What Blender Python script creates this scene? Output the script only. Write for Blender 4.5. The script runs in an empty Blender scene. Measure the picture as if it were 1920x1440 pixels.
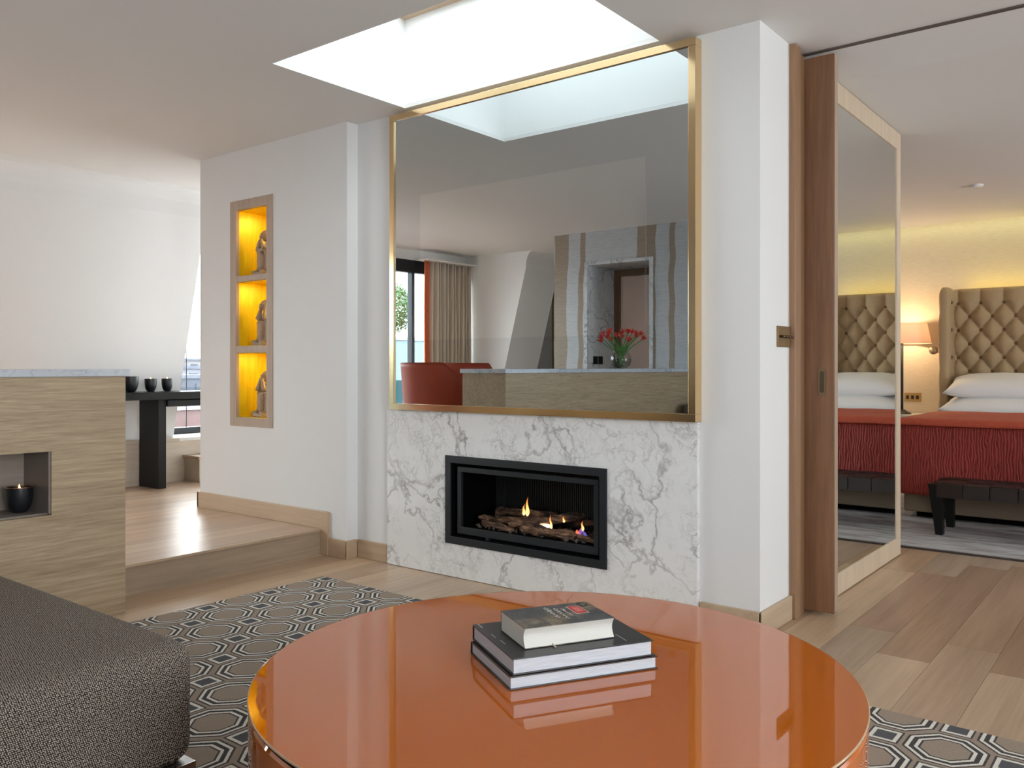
import bpy, bmesh, math, random
from mathutils import Vector, Matrix, noise as mnoise
rnd = random.Random(7)
PI = math.pi
scene = bpy.context.scene
COL = scene.collection

# ------------------------------------------------------------------ camera
cam = bpy.data.cameras.new('camera'); camo = bpy.data.objects.new('camera', cam); COL.objects.link(camo)
cam.sensor_width = 36; cam.lens = 1597/1920*36; cam.shift_y = -30/1920
camo.location = (0, 0, 1.1); camo.rotation_euler = (PI/2, 0, math.atan2(1250, 1597))
cam.clip_start = .05; cam.clip_end = 600
scene.camera = camo
# ------------------------------------------------------------------ world (bright overcast sky)
w = bpy.data.worlds.new('world'); scene.world = w; w.use_nodes = True
wn = w.node_tree; bg = wn.nodes['Background']
bg.inputs[0].default_value = (.90, .965, 1.0, 1); bg.inputs[1].default_value = 11.0
scene.view_settings.view_transform = 'Standard'; scene.view_settings.look = 'None'
scene.view_settings.gamma = 1; scene.view_settings.use_curve_mapping = False
scene.view_settings.exposure = 0.33

def area(name, loc, rot, sx, sy, energy=0, color=(1, 1, 1), portal=False, spread=PI):
    l = bpy.data.lights.new(name, 'AREA'); l.shape = 'RECTANGLE'; l.size = sx; l.size_y = sy
    l.energy = energy; l.color = color; l.spread = spread
    o = bpy.data.objects.new(name, l); COL.objects.link(o); o.location = loc; o.rotation_euler = rot
    if portal: l.cycles.is_portal = True
    return o
# portals in the glazed openings: they only guide sampling of the sky
area('skylight_portal', (-2.55, 2.87, 3.02), (0, 0, 0), 1.54, .85, portal=True)
area('window_portal', (-6.98, 4.9, 1.4), (0, -PI/2, 0), 1.8, 2.0, portal=True)
area('terrace_portal', (-7.28, .1, 1.25), (0, -PI/2, 0), 2.2, 3.3, portal=True)
area('rear_portal', (-2.2, -1.19, 1.525), (-PI/2, 0, 0), 2.4, 1.55, portal=True)
area('right_portal', (2.58, .4, 1.4), (0, PI/2, 0), 1.8, 1.8, portal=True)
area('bay_portal', (-6.15, 6.16, 1.48), (-PI/2, 0, PI), 1.4, 1.65, portal=True)
area('bedroom_portal', (3.18, 6.4, 1.5), (0, PI/2, 0), 1.4, 1.6, portal=True)
# fill lamps added out of view under the bedroom ceiling
FILL_LAMPS = [(1.5, 6.0, 2.5, 4), (1.2, 8.0, 2.5, 4)]
for (x, y, z, e) in FILL_LAMPS:
    area('bedroom_fill', (x, y, z), (0, 0, 0), .35, .35, e, (1, .93, .84))

# ------------------------------------------------------------------ materials
MATS = {}
def newmat(name):
    m = bpy.data.materials.new(name); m.use_nodes = True; nt = m.node_tree
    return m, nt, nt.nodes['Principled BSDF']
def N(nt, t, **kw):
    n = nt.nodes.new(t)
    for k, v in kw.items():
        if k[0] == '_': setattr(n, k[1:], v)
        else: n.inputs[k.replace('_', ' ')].default_value = v
    return n
def ramp(nt, src, stops, interp='LINEAR'):
    r = nt.nodes.new('ShaderNodeValToRGB'); r.color_ramp.interpolation = interp
    el = r.color_ramp.elements
    while len(el) < len(stops): el.new(.5)
    for e, (p, c) in zip(el, stops):
        e.position = p; e.color = (c[0], c[1], c[2], 1) if len(c) == 3 else c
    nt.links.new(src, r.inputs[0]); return r.outputs[0]
def math_(nt, op, a, b=None, c=None):
    n = nt.nodes.new('ShaderNodeMath'); n.operation = op
    for i, v in enumerate((a, b, c)):
        if v is None: continue
        if isinstance(v, (int, float)): n.inputs[i].default_value = v
        else: nt.links.new(v, n.inputs[i])
    return n.outputs[0]
def mixc(nt, f, a, b):
    n = nt.nodes.new('ShaderNodeMix'); n.data_type = 'RGBA'
    for i, v in ((0, f), (6, a), (7, b)):
        if isinstance(v, (int, float)): n.inputs[i].default_value = v
        elif isinstance(v, tuple): n.inputs[i].default_value = (*v, 1) if len(v) == 3 else v
        else: nt.links.new(v, n.inputs[i])
    return n.outputs[2]
def bump(nt, b, h, strength=.2, dist=.01):
    n = nt.nodes.new('ShaderNodeBump'); n.inputs['Strength'].default_value = strength; n.inputs['Distance'].default_value = dist
    nt.links.new(h, n.inputs['Height']); nt.links.new(n.outputs[0], b.inputs['Normal'])
def pos(nt, scale=(1, 1, 1), rot=(0, 0, 0), rand=False, obj=False):
    tc = nt.nodes.new('ShaderNodeTexCoord') if obj else nt.nodes.new('ShaderNodeNewGeometry')
    src = tc.outputs['Object'] if obj else tc.outputs['Position']
    if rand:
        oi = nt.nodes.new('ShaderNodeObjectInfo')
        v = nt.nodes.new('ShaderNodeVectorMath'); v.operation = 'MULTIPLY_ADD'
        cb = nt.nodes.new('ShaderNodeCombineXYZ')
        for i, k in enumerate((37., 61., 11.)):
            nt.links.new(math_(nt, 'MULTIPLY', oi.outputs['Random'], k), cb.inputs[i])
        v.inputs[1].default_value = (1, 1, 1); nt.links.new(src, v.inputs[0]); nt.links.new(cb.outputs[0], v.inputs[2]); src = v.outputs[0]
    mp = nt.nodes.new('ShaderNodeMapping'); mp.inputs['Scale'].default_value = scale; mp.inputs['Rotation'].default_value = rot
    nt.links.new(src, mp.inputs[0]); return mp.outputs[0]
def noise(nt, vec, scale, detail=4, rough=.55, dist=0):
    n = N(nt, 'ShaderNodeTexNoise', Scale=scale, Detail=detail, Roughness=rough, Distortion=dist)
    nt.links.new(vec, n.inputs['Vector']); return n.outputs['Fac']
def flat(name, c, rough=.5, metal=0, spec=None, nz=0, emis=None, es=1, trans=0, coat=0, ior=None):
    if name in MATS: return MATS[name]
    m, nt, b = newmat(name)
    b.inputs['Base Color'].default_value = (*c, 1); b.inputs['Roughness'].default_value = rough; b.inputs['Metallic'].default_value = metal
    if ior: b.inputs['IOR'].default_value = ior
    if coat: b.inputs['Coat Weight'].default_value = coat; b.inputs['Coat Roughness'].default_value = .02
    if emis: b.inputs['Emission Color'].default_value = (*emis, 1); b.inputs['Emission Strength'].default_value = es
    if nz:
        f = noise(nt, pos(nt), nz, 5)
        lo = tuple(x*.85 for x in c); hi = tuple(min(1, x*1.12) for x in c)
        nt.links.new(ramp(nt, f, [(.3, lo), (.7, hi)]), b.inputs['Base Color'])
        bump(nt, b, f, .15, .003)
    MATS[name] = m; return m
def wood(name, lo, hi, axis, fine=55, rough=.42, rand=False, usecol=False, coarse=5, bumpk=.12, obj=False, ax=.055, mixw=(.5, .35, .15)):
    if name in MATS: return MATS[name]
    m, nt, b = newmat(name)
    sc = [1, 1, 1]; sc[axis] = ax
    v = pos(nt, tuple(sc), rand=rand, obj=obj)
    f1 = noise(nt, v, coarse, 6, .6, 1.2); f2 = noise(nt, v, fine, 5, .7, .3)
    sc2 = [1, 1, 1]; sc2[axis] = .02
    f3 = noise(nt, pos(nt, tuple(sc2), rand=rand, obj=obj), fine*3.2, 2, .5, 0)
    f = math_(nt, 'ADD', math_(nt, 'MULTIPLY', f1, mixw[0]), math_(nt, 'ADD', math_(nt, 'MULTIPLY', f2, mixw[1]), math_(nt, 'MULTIPLY', f3, mixw[2])))
    c = ramp(nt, f, [(.36, lo), (.60, hi)])
    if usecol:
        oi = nt.nodes.new('ShaderNodeObjectInfo')
        mx = nt.nodes.new('ShaderNodeMix'); mx.data_type = 'RGBA'; mx.blend_type = 'MULTIPLY'; mx.inputs[0].default_value = 1
        nt.links.new(c, mx.inputs[6]); nt.links.new(oi.outputs['Color'], mx.inputs[7]); c = mx.outputs[2]
    nt.links.new(c, b.inputs['Base Color']); b.inputs['Roughness'].default_value = rough
    bump(nt, b, f, bumpk, .004)
    MATS[name] = m; return m
def marble(name, base=(.80, .80, .79), vein=(.30, .29, .28), scale=3.0, amt=1.0):
    m, nt, b = newmat(name)
    p = pos(nt, (1, 1, 1), (.3, .55, .2))
    wv = N(nt, 'ShaderNodeTexNoise', Scale=2.3, Detail=5, Roughness=.6); nt.links.new(p, wv.inputs['Vector'])
    va = nt.nodes.new('ShaderNodeVectorMath'); va.operation = 'MULTIPLY_ADD'; va.inputs[1].default_value = (.75, .75, .75)
    nt.links.new(wv.outputs['Color'], va.inputs[0]); nt.links.new(p, va.inputs[2])
    def vein_(sc, wd, power):
        mp = nt.nodes.new('ShaderNodeMapping'); mp.inputs['Scale'].default_value = (1, 1, .62); nt.links.new(va.outputs[0], mp.inputs[0])
        vo = N(nt, 'ShaderNodeTexVoronoi', _feature='DISTANCE_TO_EDGE', Scale=sc); nt.links.new(mp.outputs[0], vo.inputs['Vector'])
        return ramp(nt, vo.outputs['Distance'], [(0, (1, 1, 1)), (wd*.35, (.55*power, )*3), (wd, (0, 0, 0))])
    mask = ramp(nt, noise(nt, p, 1.9, 3), [(.38, (.18,)*3), (.60, (1, 1, 1))])
    mask2 = ramp(nt, noise(nt, p, 3.1, 4, .7), [(.42, (0, 0, 0)), (.6, (1, 1, 1))])
    v1 = math_(nt, 'MULTIPLY', vein_(scale, .045, 1.1), mask)
    v2 = math_(nt, 'MULTIPLY', vein_(scale*2.7, .06, .9), math_(nt, 'MULTIPLY', mask2, .8))
    nz = noise(nt, p, 9, 9, .75, 1.5)
    hair = ramp(nt, nz, [(.47, (0, 0, 0)), (.5, (.55,)*3), (.53, (0, 0, 0))])
    v3 = math_(nt, 'MULTIPLY', hair, math_(nt, 'MULTIPLY', mask2, .75))
    cloud = ramp(nt, noise(nt, va.outputs[0], 2.2, 6, .7), [(.5, (0, 0, 0)), (.8, (.16,)*3)])
    br = ramp(nt, noise(nt, p, 14, 5, .7), [(.3, (.35,)*3), (.7, (1, 1, 1))])
    tot = math_(nt, 'MULTIPLY', math_(nt, 'MAXIMUM', math_(nt, 'MAXIMUM', v1, v2), v3), br)
    tot = math_(nt, 'MULTIPLY', math_(nt, 'MINIMUM', math_(nt, 'ADD', tot, cloud), 1.0), amt)
    nt.links.new(mixc(nt, tot, base, vein), b.inputs['Base Color'])
    b.inputs['Roughness'].default_value = .22
    MATS[name] = m; return m

WALL = flat('wall_paint', (.795, .79, .785), .6)
CEIL = flat('ceiling_paint', (.80, .785, .77), .7)
WELL = flat('well_paint', (.88, .88, .87), .7)
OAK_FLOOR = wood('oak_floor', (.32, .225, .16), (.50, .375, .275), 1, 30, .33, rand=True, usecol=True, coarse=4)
OAK_TRIM_X = wood('oak_trim', (.46, .325, .21), (.60, .44, .30), 0, 45, .45)
OAK_TRIM_Y = wood('oak_trim_y', (.42, .30, .20), (.56, .42, .29), 1, 45, .45)
PALE_UP = wood('pale_upstand', (.52, .43, .34), (.66, .57, .47), 1, 45, .45)
VENEER = wood('counter_veneer', (.27, .185, .11), (.50, .375, .24), 1, 85, .45, coarse=6, ax=.022, mixw=(.25, .5, .25))
DOORWOOD = wood('door_wood', (.17, .075, .036), (.27, .135, .068), 2, 60, .45)
JAMBWOOD = wood('jamb_wood', (.25, .135, .07), (.35, .205, .115), 2, 60, .45)
MAPLE = wood('pale_maple', (.58, .45, .32), (.68, .55, .41), 2, 40, .4)
NICHEWOOD = wood('niche_frame_wood', (.38, .28, .21), (.50, .38, .29), 2, 60, .5)
MARB = marble('white_marble', (.86, .86, .855), (.25, .235, .22), 3.0)
MARB2 = marble('counter_marble', (.56, .58, .62), (.22, .25, .32), 6)
BLACKW = flat('black_lacquer', (.006, .0065, .007), .42); BLACKW.node_tree.nodes['Principled BSDF'].inputs['Specular IOR Level'].default_value = .25
BRASS = flat('brushed_brass', (.78, .58, .33), .16, 1)
GOLD = flat('bronze_metal', (.26, .17, .08), .4, .6)
STEEL = flat('steel', (.5, .5, .5), .25, 1)
BLACKM = flat('black_metal', (.022, .026, .031), .38, .3)
BLACKV = flat('soot_shade_black', (.002, .002, .002), .8); BLACKV.node_tree.nodes['Principled BSDF'].inputs['Specular IOR Level'].default_value = .06  # also stands for the shade in the desk and table gaps

# ------------------------------------------------------------------ mesh builder
class B:
    def __init__(s, off=(0, 0, 0)):
        s.bm = bmesh.new(); s.off = Vector(off)
    def box(s, x0, x1, y0, y1, z0, z1, bev=0, seg=2, M=None):
        r = bmesh.ops.create_cube(s.bm, size=1)
        vs = r['verts']
        for v in vs:
            v.co = Vector(((x0+x1)/2+v.co.x*(x1-x0), (y0+y1)/2+v.co.y*(y1-y0), (z0+z1)/2+v.co.z*(z1-z0)))
        if M is not None:
            for v in vs: v.co = M @ v.co
        if bev:
            es = list({e for v in vs for e in v.link_edges})
            bmesh.ops.bevel(s.bm, geom=es, offset=bev, segments=seg, affect='EDGES', profile=.5)
        return s
    def prism(s, pts, axis, a, b):
        def mk(p, q):
            if axis == 0: return (q, p[0], p[1])
            if axis == 1: return (p[0], q, p[1])
            return (p[0], p[1], q)
        v0 = [s.bm.verts.new(mk(p, a)) for p in pts]; v1 = [s.bm.verts.new(mk(p, b)) for p in pts]
        n = len(pts)
        s.bm.faces.new(v0); s.bm.faces.new(v1[::-1])
        for i in range(n): s.bm.faces.new((v0[i], v0[(i+1) % n], v1[(i+1) % n], v1[i]))
        return s
    def lathe(s, prof, n=32, c=(0, 0, 0), cap=True, M=None):
        rings = []
        for (r, z) in prof:
            rings.append([s.bm.verts.new((c[0]+r*math.cos(2*PI*i/n), c[1]+r*math.sin(2*PI*i/n), c[2]+z)) for i in range(n)])
        for a, b in zip(rings, rings[1:]):
            for i in range(n): s.bm.faces.new((a[i], a[(i+1) % n], b[(i+1) % n], b[i]))
        if cap:
            s.bm.faces.new(rings[0][::-1]); s.bm.faces.new(rings[-1])
        if M is not None:
            for rg in rings:
                for v in rg: v.co = M @ v.co
        return s
    def tube(s, pts, rad, n=8, cap=True):
        pts = [Vector(p) for p in pts]
        rads = rad if isinstance(rad, (list, tuple)) else [rad]*len(pts)
        up = Vector((0, 0, 1)); prev = None; rings = []
        for i, p in enumerate(pts):
            t = (pts[min(i+1, len(pts)-1)]-pts[max(i-1, 0)]).normalized()
            if prev is None:
                a = t.cross(up)
                if a.length < 1e-3: a = t.cross(Vector((1, 0, 0)))
                a.normalize()
            else:
                a = (prev-t*prev.dot(t)).normalized()
            prev = a; b = t.cross(a)
            rings.append([s.bm.verts.new(p+(a*math.cos(2*PI*k/n)+b*math.sin(2*PI*k/n))*rads[i]) for k in range(n)])
        for a, b in zip(rings, rings[1:]):
            for i in range(n): s.bm.faces.new((a[i], a[(i+1) % n], b[(i+1) % n], b[i]))
        if cap: s.bm.faces.new(rings[0][::-1]); s.bm.faces.new(rings[-1])
        return s
    def grid(s, f, nu, nv, closeu=False):
        g = [[s.bm.verts.new(f(i/nu, j/nv)) for j in range(nv+1)] for i in range(nu+(0 if closeu else 1))]
        m = len(g)
        for i in range(nu if closeu else nu):
            for j in range(nv):
                s.bm.faces.new((g[i][j], g[(i+1) % m][j], g[(i+1) % m][j+1], g[i][j+1]))
        return s
    def ell(s, c, r, M=None, u=16, v=10):
        ret = bmesh.ops.create_uvsphere(s.bm, u_segments=u, v_segments=v, radius=1)
        for vv in ret['verts']:
            q = Vector((vv.co.x*r[0], vv.co.y*r[1], vv.co.z*r[2]))
            if M is not None: q = M @ q
            vv.co = q+Vector(c)
        return s
    def build(s, name, mat, parent=None, smooth=False, mods=(), autosmooth=None):
        bmesh.ops.recalc_face_normals(s.bm, faces=s.bm.faces)
        for v in s.bm.verts: v.co -= s.off
        me = bpy.data.meshes.new(name); s.bm.to_mesh(me); s.bm.free()
        if smooth or autosmooth:
            for p in me.polygons: p.use_smooth = True
            if autosmooth: me.set_sharp_from_angle(angle=math.radians(autosmooth))
        me.materials.append(mat)
        o = bpy.data.objects.new(name, me); COL.objects.link(o)
        if parent: o.parent = parent
        elif s.off.length > 0: o.location = s.off
        for (t, kw) in mods:
            md = o.modifiers.new(t.lower(), t)
            for k, v in kw.items(): setattr(md, k, v)
        return o
def tag(o, label=None, cat=None, group=None, kind=None):
    if label: o['label'] = label
    if cat: o['category'] = cat
    if group: o['group'] = group
    if kind: o['kind'] = kind
    return o
def thing(name, loc, label, cat, group=None, rz=0):
    o = bpy.data.objects.new(name, None); COL.objects.link(o); o.location = loc; o.rotation_euler.z = rz
    o.empty_display_size = .1
    return tag(o, label, cat, group)
def copy_tree(o, parent=None, label=None):
    c = o.copy(); COL.objects.link(c); c.parent = parent
    if label: c['label'] = label
    for ch in list(o.children): copy_tree(ch, c)
    return c
def struct(b, name, mat, label=None, parent=None, **kw):
    o = b.build(name, mat, parent, **kw)
    if not parent: o['kind'] = 'structure'
    if label: o['label'] = label
    return o

HC = 2.52          # ceiling height
PZ = .15           # platform height
XS = -4.0          # step riser
YW = 3.36          # fireplace wall plane
YN = 3.28          # niche wall plane
# ================================================================== STRUCTURE
# floors with individual planks
fl = struct(B().box(-4.0, 3.3, -3.5, 9.4, -.2, -.012), 'floor', wood('subfloor', (.2, .14, .09), (.25, .18, .12), 1), 'pale oak plank floor running from the fireplace into the bedroom')
pl = B().box(-7.5, -4.012, -3.3, 6.1, -.2, PZ-.012); plat = struct(pl, 'floor_platform', MATS['subfloor'], 'raised oak platform floor behind the step')
plank_mesh = None
def plank(parent, x0, x1, y0, y1, z, col):
    global plank_mesh
    if plank_mesh is None:
        b = B().box(-.5, .5, -.5, .5, -.5, .5)
        bmesh.ops.recalc_face_normals(b.bm, faces=b.bm.faces)
        plank_mesh = bpy.data.meshes.new('plank'); b.bm.to_mesh(plank_mesh); b.bm.free(); plank_mesh.materials.append(OAK_FLOOR)
    o = bpy.data.objects.new('plank', plank_mesh); COL.objects.link(o); o.parent = parent
    o.location = ((x0+x1)/2, (y0+y1)/2, z-.006); o.scale = (x1-x0-.0012, y1-y0-.0012, .012)
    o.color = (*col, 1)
def tone():
    r = rnd.random()
    if r < .45: return (1.0+rnd.uniform(-.05, .05),)*3
    if r < .75: return (1.06, 1.04, 1.0)
    return (.93, .89, .87)
W = .19
x = -1.11-16*W; joints = {0: 3.77, 1: 3.46, 2: 3.74, 3: 3.49}
xs = []
while x < 2.5: xs.append(x); x += W
DARK = {0: (.86, .76, .72), 1: (.80, .71, .68), 2: (.88, .80, .75), 3: (.70, .60, .56), 5: (.9, .82, .78)}
for x0 in xs:
    k = round((x0+1.11)/W)
    ys = joints.get(k, 3.5+rnd.uniform(-.9, .9))
    cuts = [ys]
    y = ys
    while y > -.9: y -= rnd.uniform(1.5, 2.1) ; cuts.append(max(y, -.95))
    y = ys; first = True; dark_at = None
    while y < 9.3:
        y += (1.2 if (k == 0 and first) else rnd.uniform(1.5, 2.1)); first = False; cuts.append(min(y, 9.35))
    cuts = sorted(set(cuts))
    for a, b_ in zip(cuts, cuts[1:]):
        if b_-a < .02: continue
        if x0+W < -1.75 and a > YW+.2: continue
        c = DARK[k] if (k in DARK and abs(a-ys) < 1e-6) else tone()
        if x0 < -1.3: c = (c[0]*1.2, c[1]*1.16, c[2]*1.04)  # planks left of the pier tinted lighter, brightness painted in
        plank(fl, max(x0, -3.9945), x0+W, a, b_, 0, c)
x = -4.03-W
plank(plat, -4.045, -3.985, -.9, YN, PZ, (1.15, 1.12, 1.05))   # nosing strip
for i in range(17):
    x0 = -4.045-(i+1)*W
    y = -3.25-rnd.uniform(0, .8)
    while y < 6.0:
        y1 = y+rnd.uniform(1.5, 2.2)
        ya = max(y, -3.25); yb = min(y1, 6.05)
        if x0 > -5.27: yb = min(yb, YN)
        if yb-ya > .05: plank(plat, x0, x0+W, ya, yb, PZ, tuple(t_*k_ for t_, k_ in zip(tone(), (1.28, 1.27, 1.22))))  # platform planks tinted lighter to stand for daylight on them
        y = y1
struct(B().box(-4.005, -3.995, -.9, YN, 0, PZ-.012), 'trim_step_riser', wood('riser_oak', (.34, .25, .17), (.47, .36, .26), 1, 40), 'oak riser of the step up to the platform')

# ceiling with the skylight hole
SX0, SX1, SY0, SY1, SZ = -3.33, -1.775, 2.44, 3.305, 3.03
b = B()
b.box(-7.6, SX0, -3.4, 9.4, HC, HC+.02); b.box(SX1, 3.4, -3.4, 9.4, HC, HC+.02)
b.box(SX0, SX1, -3.4, SY0, HC, HC+.02); b.box(SX0, SX1, SY1, 9.4, HC, HC+.02)
struct(b, 'ceiling', CEIL, 'flat white plaster ceiling around the square skylight')
struct(B().prism([(3.872, HC-.0005), (4.2, 2.4775), (8.93, 2.4775), (8.93, HC-.0005)], 0, -3.0, 3.2), 'ceiling_bedroom', CEIL, 'slightly lower bedroom ceiling beyond the door track')
b = B(); t = .12
b.box(SX0-t, SX0, SY0-t, SY1+t, HC+.0205, SZ); b.box(SX1, SX1+t, SY0-t, SY1+t, HC+.0205, SZ)
b.box(SX0, SX1, SY0-t, SY0, HC+.0205, SZ); b.box(SX0, SX1, SY1, SY1+t, HC+.0205, SZ)
struct(b, 'trim_skylight_well', WELL, 'deep white plastered skylight well')
glassm, nt, bs = newmat('clear_glass'); MATS['clear_glass'] = glassm
nt.nodes.remove(bs); tr = N(nt, 'ShaderNodeBsdfTransparent', Color=(.96, .96, .95, 1)); gl = N(nt, 'ShaderNodeBsdfGlossy', Roughness=0.0)
fr = N(nt, 'ShaderNodeLayerWeight', Blend=.5); mx = nt.nodes.new('ShaderNodeMixShader')
nt.links.new(math_(nt, 'ADD', math_(nt, 'MULTIPLY', math_(nt, 'POWER', fr.outputs['Facing'], 5), .9), .04), mx.inputs[0]); nt.links.new(tr.outputs[0], mx.inputs[1]); nt.links.new(gl.outputs[0], mx.inputs[2])
nt.links.new(mx.outputs[0], nt.nodes['Material Output'].inputs[0])
GLASS = glassm
FROST = glassm.copy(); FROST.name = 'tinted_rooflight'
for n_ in FROST.node_tree.nodes:
    if n_.type == 'BSDF_TRANSPARENT': n_.inputs[0].default_value = (.55, .56, .56, 1)
DIM_GLASS = glassm.copy(); DIM_GLASS.name = 'dimming_glass'  # darkened glass that cuts the light of the added rear window
for n_ in DIM_GLASS.node_tree.nodes:
    if n_.type == 'BSDF_TRANSPARENT': n_.inputs[0].default_value = (.52, .53, .54, 1)
sk = tag(bpy.data.objects.new('window_1', None), 'skylight window with pale timber frame at the top of the white well', kind='structure'); COL.objects.link(sk)
sk.location = (-2.55, 2.87, SZ)
b = B((-2.55, 2.87, SZ))
b.box(SX0-.02, SX1+.02, SY1-.045, SY1+.03, SZ-.03, SZ+.06); b.box(SX0-.02, SX1+.02, SY0-.03, SY0+.045, SZ, SZ+.06)
b.box(SX0-.03, SX0+.045, SY0+.045, SY1-.045, SZ, SZ+.06); b.box(SX1-.045, SX1+.03, SY0+.045, SY1-.045, SZ, SZ+.06)
b.build('window_frame', OAK_TRIM_X, sk)
B((-2.55, 2.87, SZ)).box(SX0+.045, SX1-.045, SY0+.045, SY1-.045, SZ+.02, SZ+.028).build('pane', FROST, sk)

# fireplace wall (with firebox hole), right pier with return, recess and niche wall
FX0, FX1, FZ0, FZ1 = -3.04, -2.068, .19, .628
b = B(); yb = 3.95
b.box(-3.78, FX0, YW, yb, 0, HC); b.box(FX1, -1.345, YW, 3.69, 0, HC); b.box(FX0, FX1, YW, 3.69, FZ1, HC); b.box(FX0, FX1, YW, 3.69, 0, FZ0)
struct(b, 'wall_fireplace', WALL, 'white plaster wall around the fireplace and its right pier')
NX0, NX1, NZ0, NZ1 = -4.875, -4.512, .765, 2.145
b = B()
b.box(-5.28, NX0, YN, 3.95, PZ, HC); b.box(NX1, -3.775, YN, 3.95, 0, HC); b.box(NX0, NX1, YN, 3.95, NZ1, HC); b.box(NX0, NX1, YN, 3.95, PZ, NZ0)
b.box(NX0, NX1, YN+.32, 3.95, NZ0, NZ1)
struct(b, 'wall_niche', WALL, 'white plaster wall that holds the glowing yellow niches')
b = B().box(-5.28, -5.0, 3.95, 6.1, PZ, HC); b.box(-7.3, -6.9, 6.1, 6.3, 0, HC); b.box(-5.4, -5.0, 6.1, 6.3, 0, HC); b.box(-6.9, -5.4, 6.1, 6.3, 0, .6); b.box(-6.9, -5.4, 6.1, 6.3, 2.35, HC)
struct(b, 'wall_window_bay', WALL)
r_w = bpy.data.objects.new('fill_window_bay', None); COL.objects.link(r_w); r_w.location = (-6.15, 6.2, .6); tag(r_w, 'added unseen window in the end wall of the desk bay, for fill light', kind='structure')  # unseen window added to brighten the platform floor
b = B(r_w.location)
for (xa, xb, za, zb) in ((-6.9, -5.4, .6, .66), (-6.9, -5.4, 2.29, 2.35), (-6.9, -6.84, .66, 2.29), (-5.46, -5.4, .66, 2.29)): b.box(xa, xb, 6.17, 6.23, za, zb)
b.build('window_frame', BLACKM, r_w)
B(r_w.location).box(-6.84, -5.46, 6.195, 6.205, .66, 2.29).build('pane', GLASS, r_w)
# sloping mansard wall, in piers between the dormers
SL0, SL1 = -6.72, -6.18
def slope(name, y0, y1, label=None):
    pts = [(SL0, .51), (-6.34, 1.92), (-6.235, 2.31)]
    for k in range(7):
        a = k/6; pts.append((-6.235+.12*a*a+.0*a, 2.31+(.21)*math.sin(a*PI/2)))
    pts += [(-7.6, HC), (-7.6, PZ), (-6.99, PZ), (-6.99, .51)]
    return struct(B().prism(pts, 1, y0, y1), name, WALL, label)
slope('wall_left_pier', 1.9, 3.92, 'white sloping attic wall between the window and the dining side')
slope('wall_left_far_pier', -2.3, -1.62, 'sloping attic wall pier seen in the mirror')
slope('wall_left_end', 5.6, 6.1)
# lintel above the sloped window reveals
b = B().box(-7.6, -7.28, -1.62, 1.9, 2.40, HC).box(-7.6, -7.3, -3.3, -2.3, PZ, HC)
struct(b, 'wall_left_dormer', WALL)
struct(B().box(-7.1, -6.95, 3.92, 5.6, 2.3, HC), 'wall_left_lintel', WALL)
struct(B().box(-7.6, -7.0, 5.6, 6.3, 0, HC), 'wall_left_corner', WALL)
# upstand and sill under the window
struct(B().box(-7.0, -6.6, 1.9, 6.1, PZ+.001, .485), 'trim_upstand', PALE_UP, 'pale oak boxed upstand under the sloping wall')
struct(B().box(-7.02, -6.59, 3.9, 6.1, .4855, .515, .004), 'trim_sill', flat('white_sill', (.82, .81, .79), .4), 'white window sill on the oak upstand')
struct(B().box(-6.74, -6.59, 1.9, 3.9, .4855, .515, .004), 'trim_ledge', PALE_UP, 'narrow oak ledge on the upstand')
# window 2: tall bay window (left of photo)
def win(name, label, x, ys, z0, z1, fw=.05, bot=.08, top=.06, gm=None):
    r = bpy.data.objects.new(name, None); COL.objects.link(r); r.location = (x, (ys[0]+ys[-1])/2, z0); tag(r, label, kind='structure')
    off = r.location; b = B(off)
    b.box(x-.05, x+.03, ys[0], ys[-1], z0, z0+bot, .004); b.box(x-.05, x+.03, ys[0], ys[-1], z1-top, z1, .004)
    b.build('window_frame', BLACKM, r)
    for i, y in enumerate(ys):
        ww = fw; dd = .05 if fw > .02 else .006
        B(off).box(x-dd, x+dd*.6, y-ww/2, y+ww/2, z0+bot, z1-top, .003).build('mullion', BLACKM, r)
    for a, c in zip(ys, ys[1:]):
        B(off).box(x-.012, x-.004, a+fw/2, c-fw/2, z0+bot, z1-top).build('pane', gm or GLASS, r)
    return r
win('window_2', 'tall window beyond the black desk looking over city roofs', -7.0, [3.9, 4.21, 5.6], .516, 2.3, .007, .055)
win('window_3', 'black framed terrace glazing seen in the mirror', -7.3, [-1.62, -.74, .58, 1.9], PZ, 2.40, .045, .06, .15)
# rear walls
RY = -.89; RWX0, RWX1 = -3.4, -1.0
PX0, PX1, PZT = -4.90, -4.10, 2.205
STR = [(-5.30, -5.129, 1), (-4.985, -4.922, 1), (-4.29, -4.077, 1), (-3.927, -3.864, 1), (-3.3, -3.12, 1), (-2.6, -2.5, 1), (-1.7, -1.45, 1)]
wp, nt, bs = newmat('striped_wallpaper')
sep = nt.nodes.new('ShaderNodeSeparateXYZ'); nt.links.new(pos(nt), sep.inputs[0])
wob = math_(nt, 'MULTIPLY', math_(nt, 'SUBTRACT', noise(nt, pos(nt, (.4, .4, 1)), 1.6, 2), .5), .13)
xx = math_(nt, 'ADD', sep.outputs[0], wob); acc = None
for (a, c, _) in STR:
    m_ = math_(nt, 'LESS_THAN', math_(nt, 'ABSOLUTE', math_(nt, 'SUBTRACT', xx, (a+c)/2)), (c-a)/2)
    acc = m_ if acc is None else math_(nt, 'MAXIMUM', acc, m_)
sn = noise(nt, pos(nt, (1, 1, 8)), 12, 4)
nt.links.new(mixc(nt, acc, ramp(nt, sn, [(.3, (.43, .45, .47)), (.7, (.52, .54, .56))]), ramp(nt, sn, [(.3, (.28, .22, .165)), (.7, (.34, .28, .21))])), bs.inputs['Base Color'])
bs.inputs['Roughness'].default_value = .5
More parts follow.
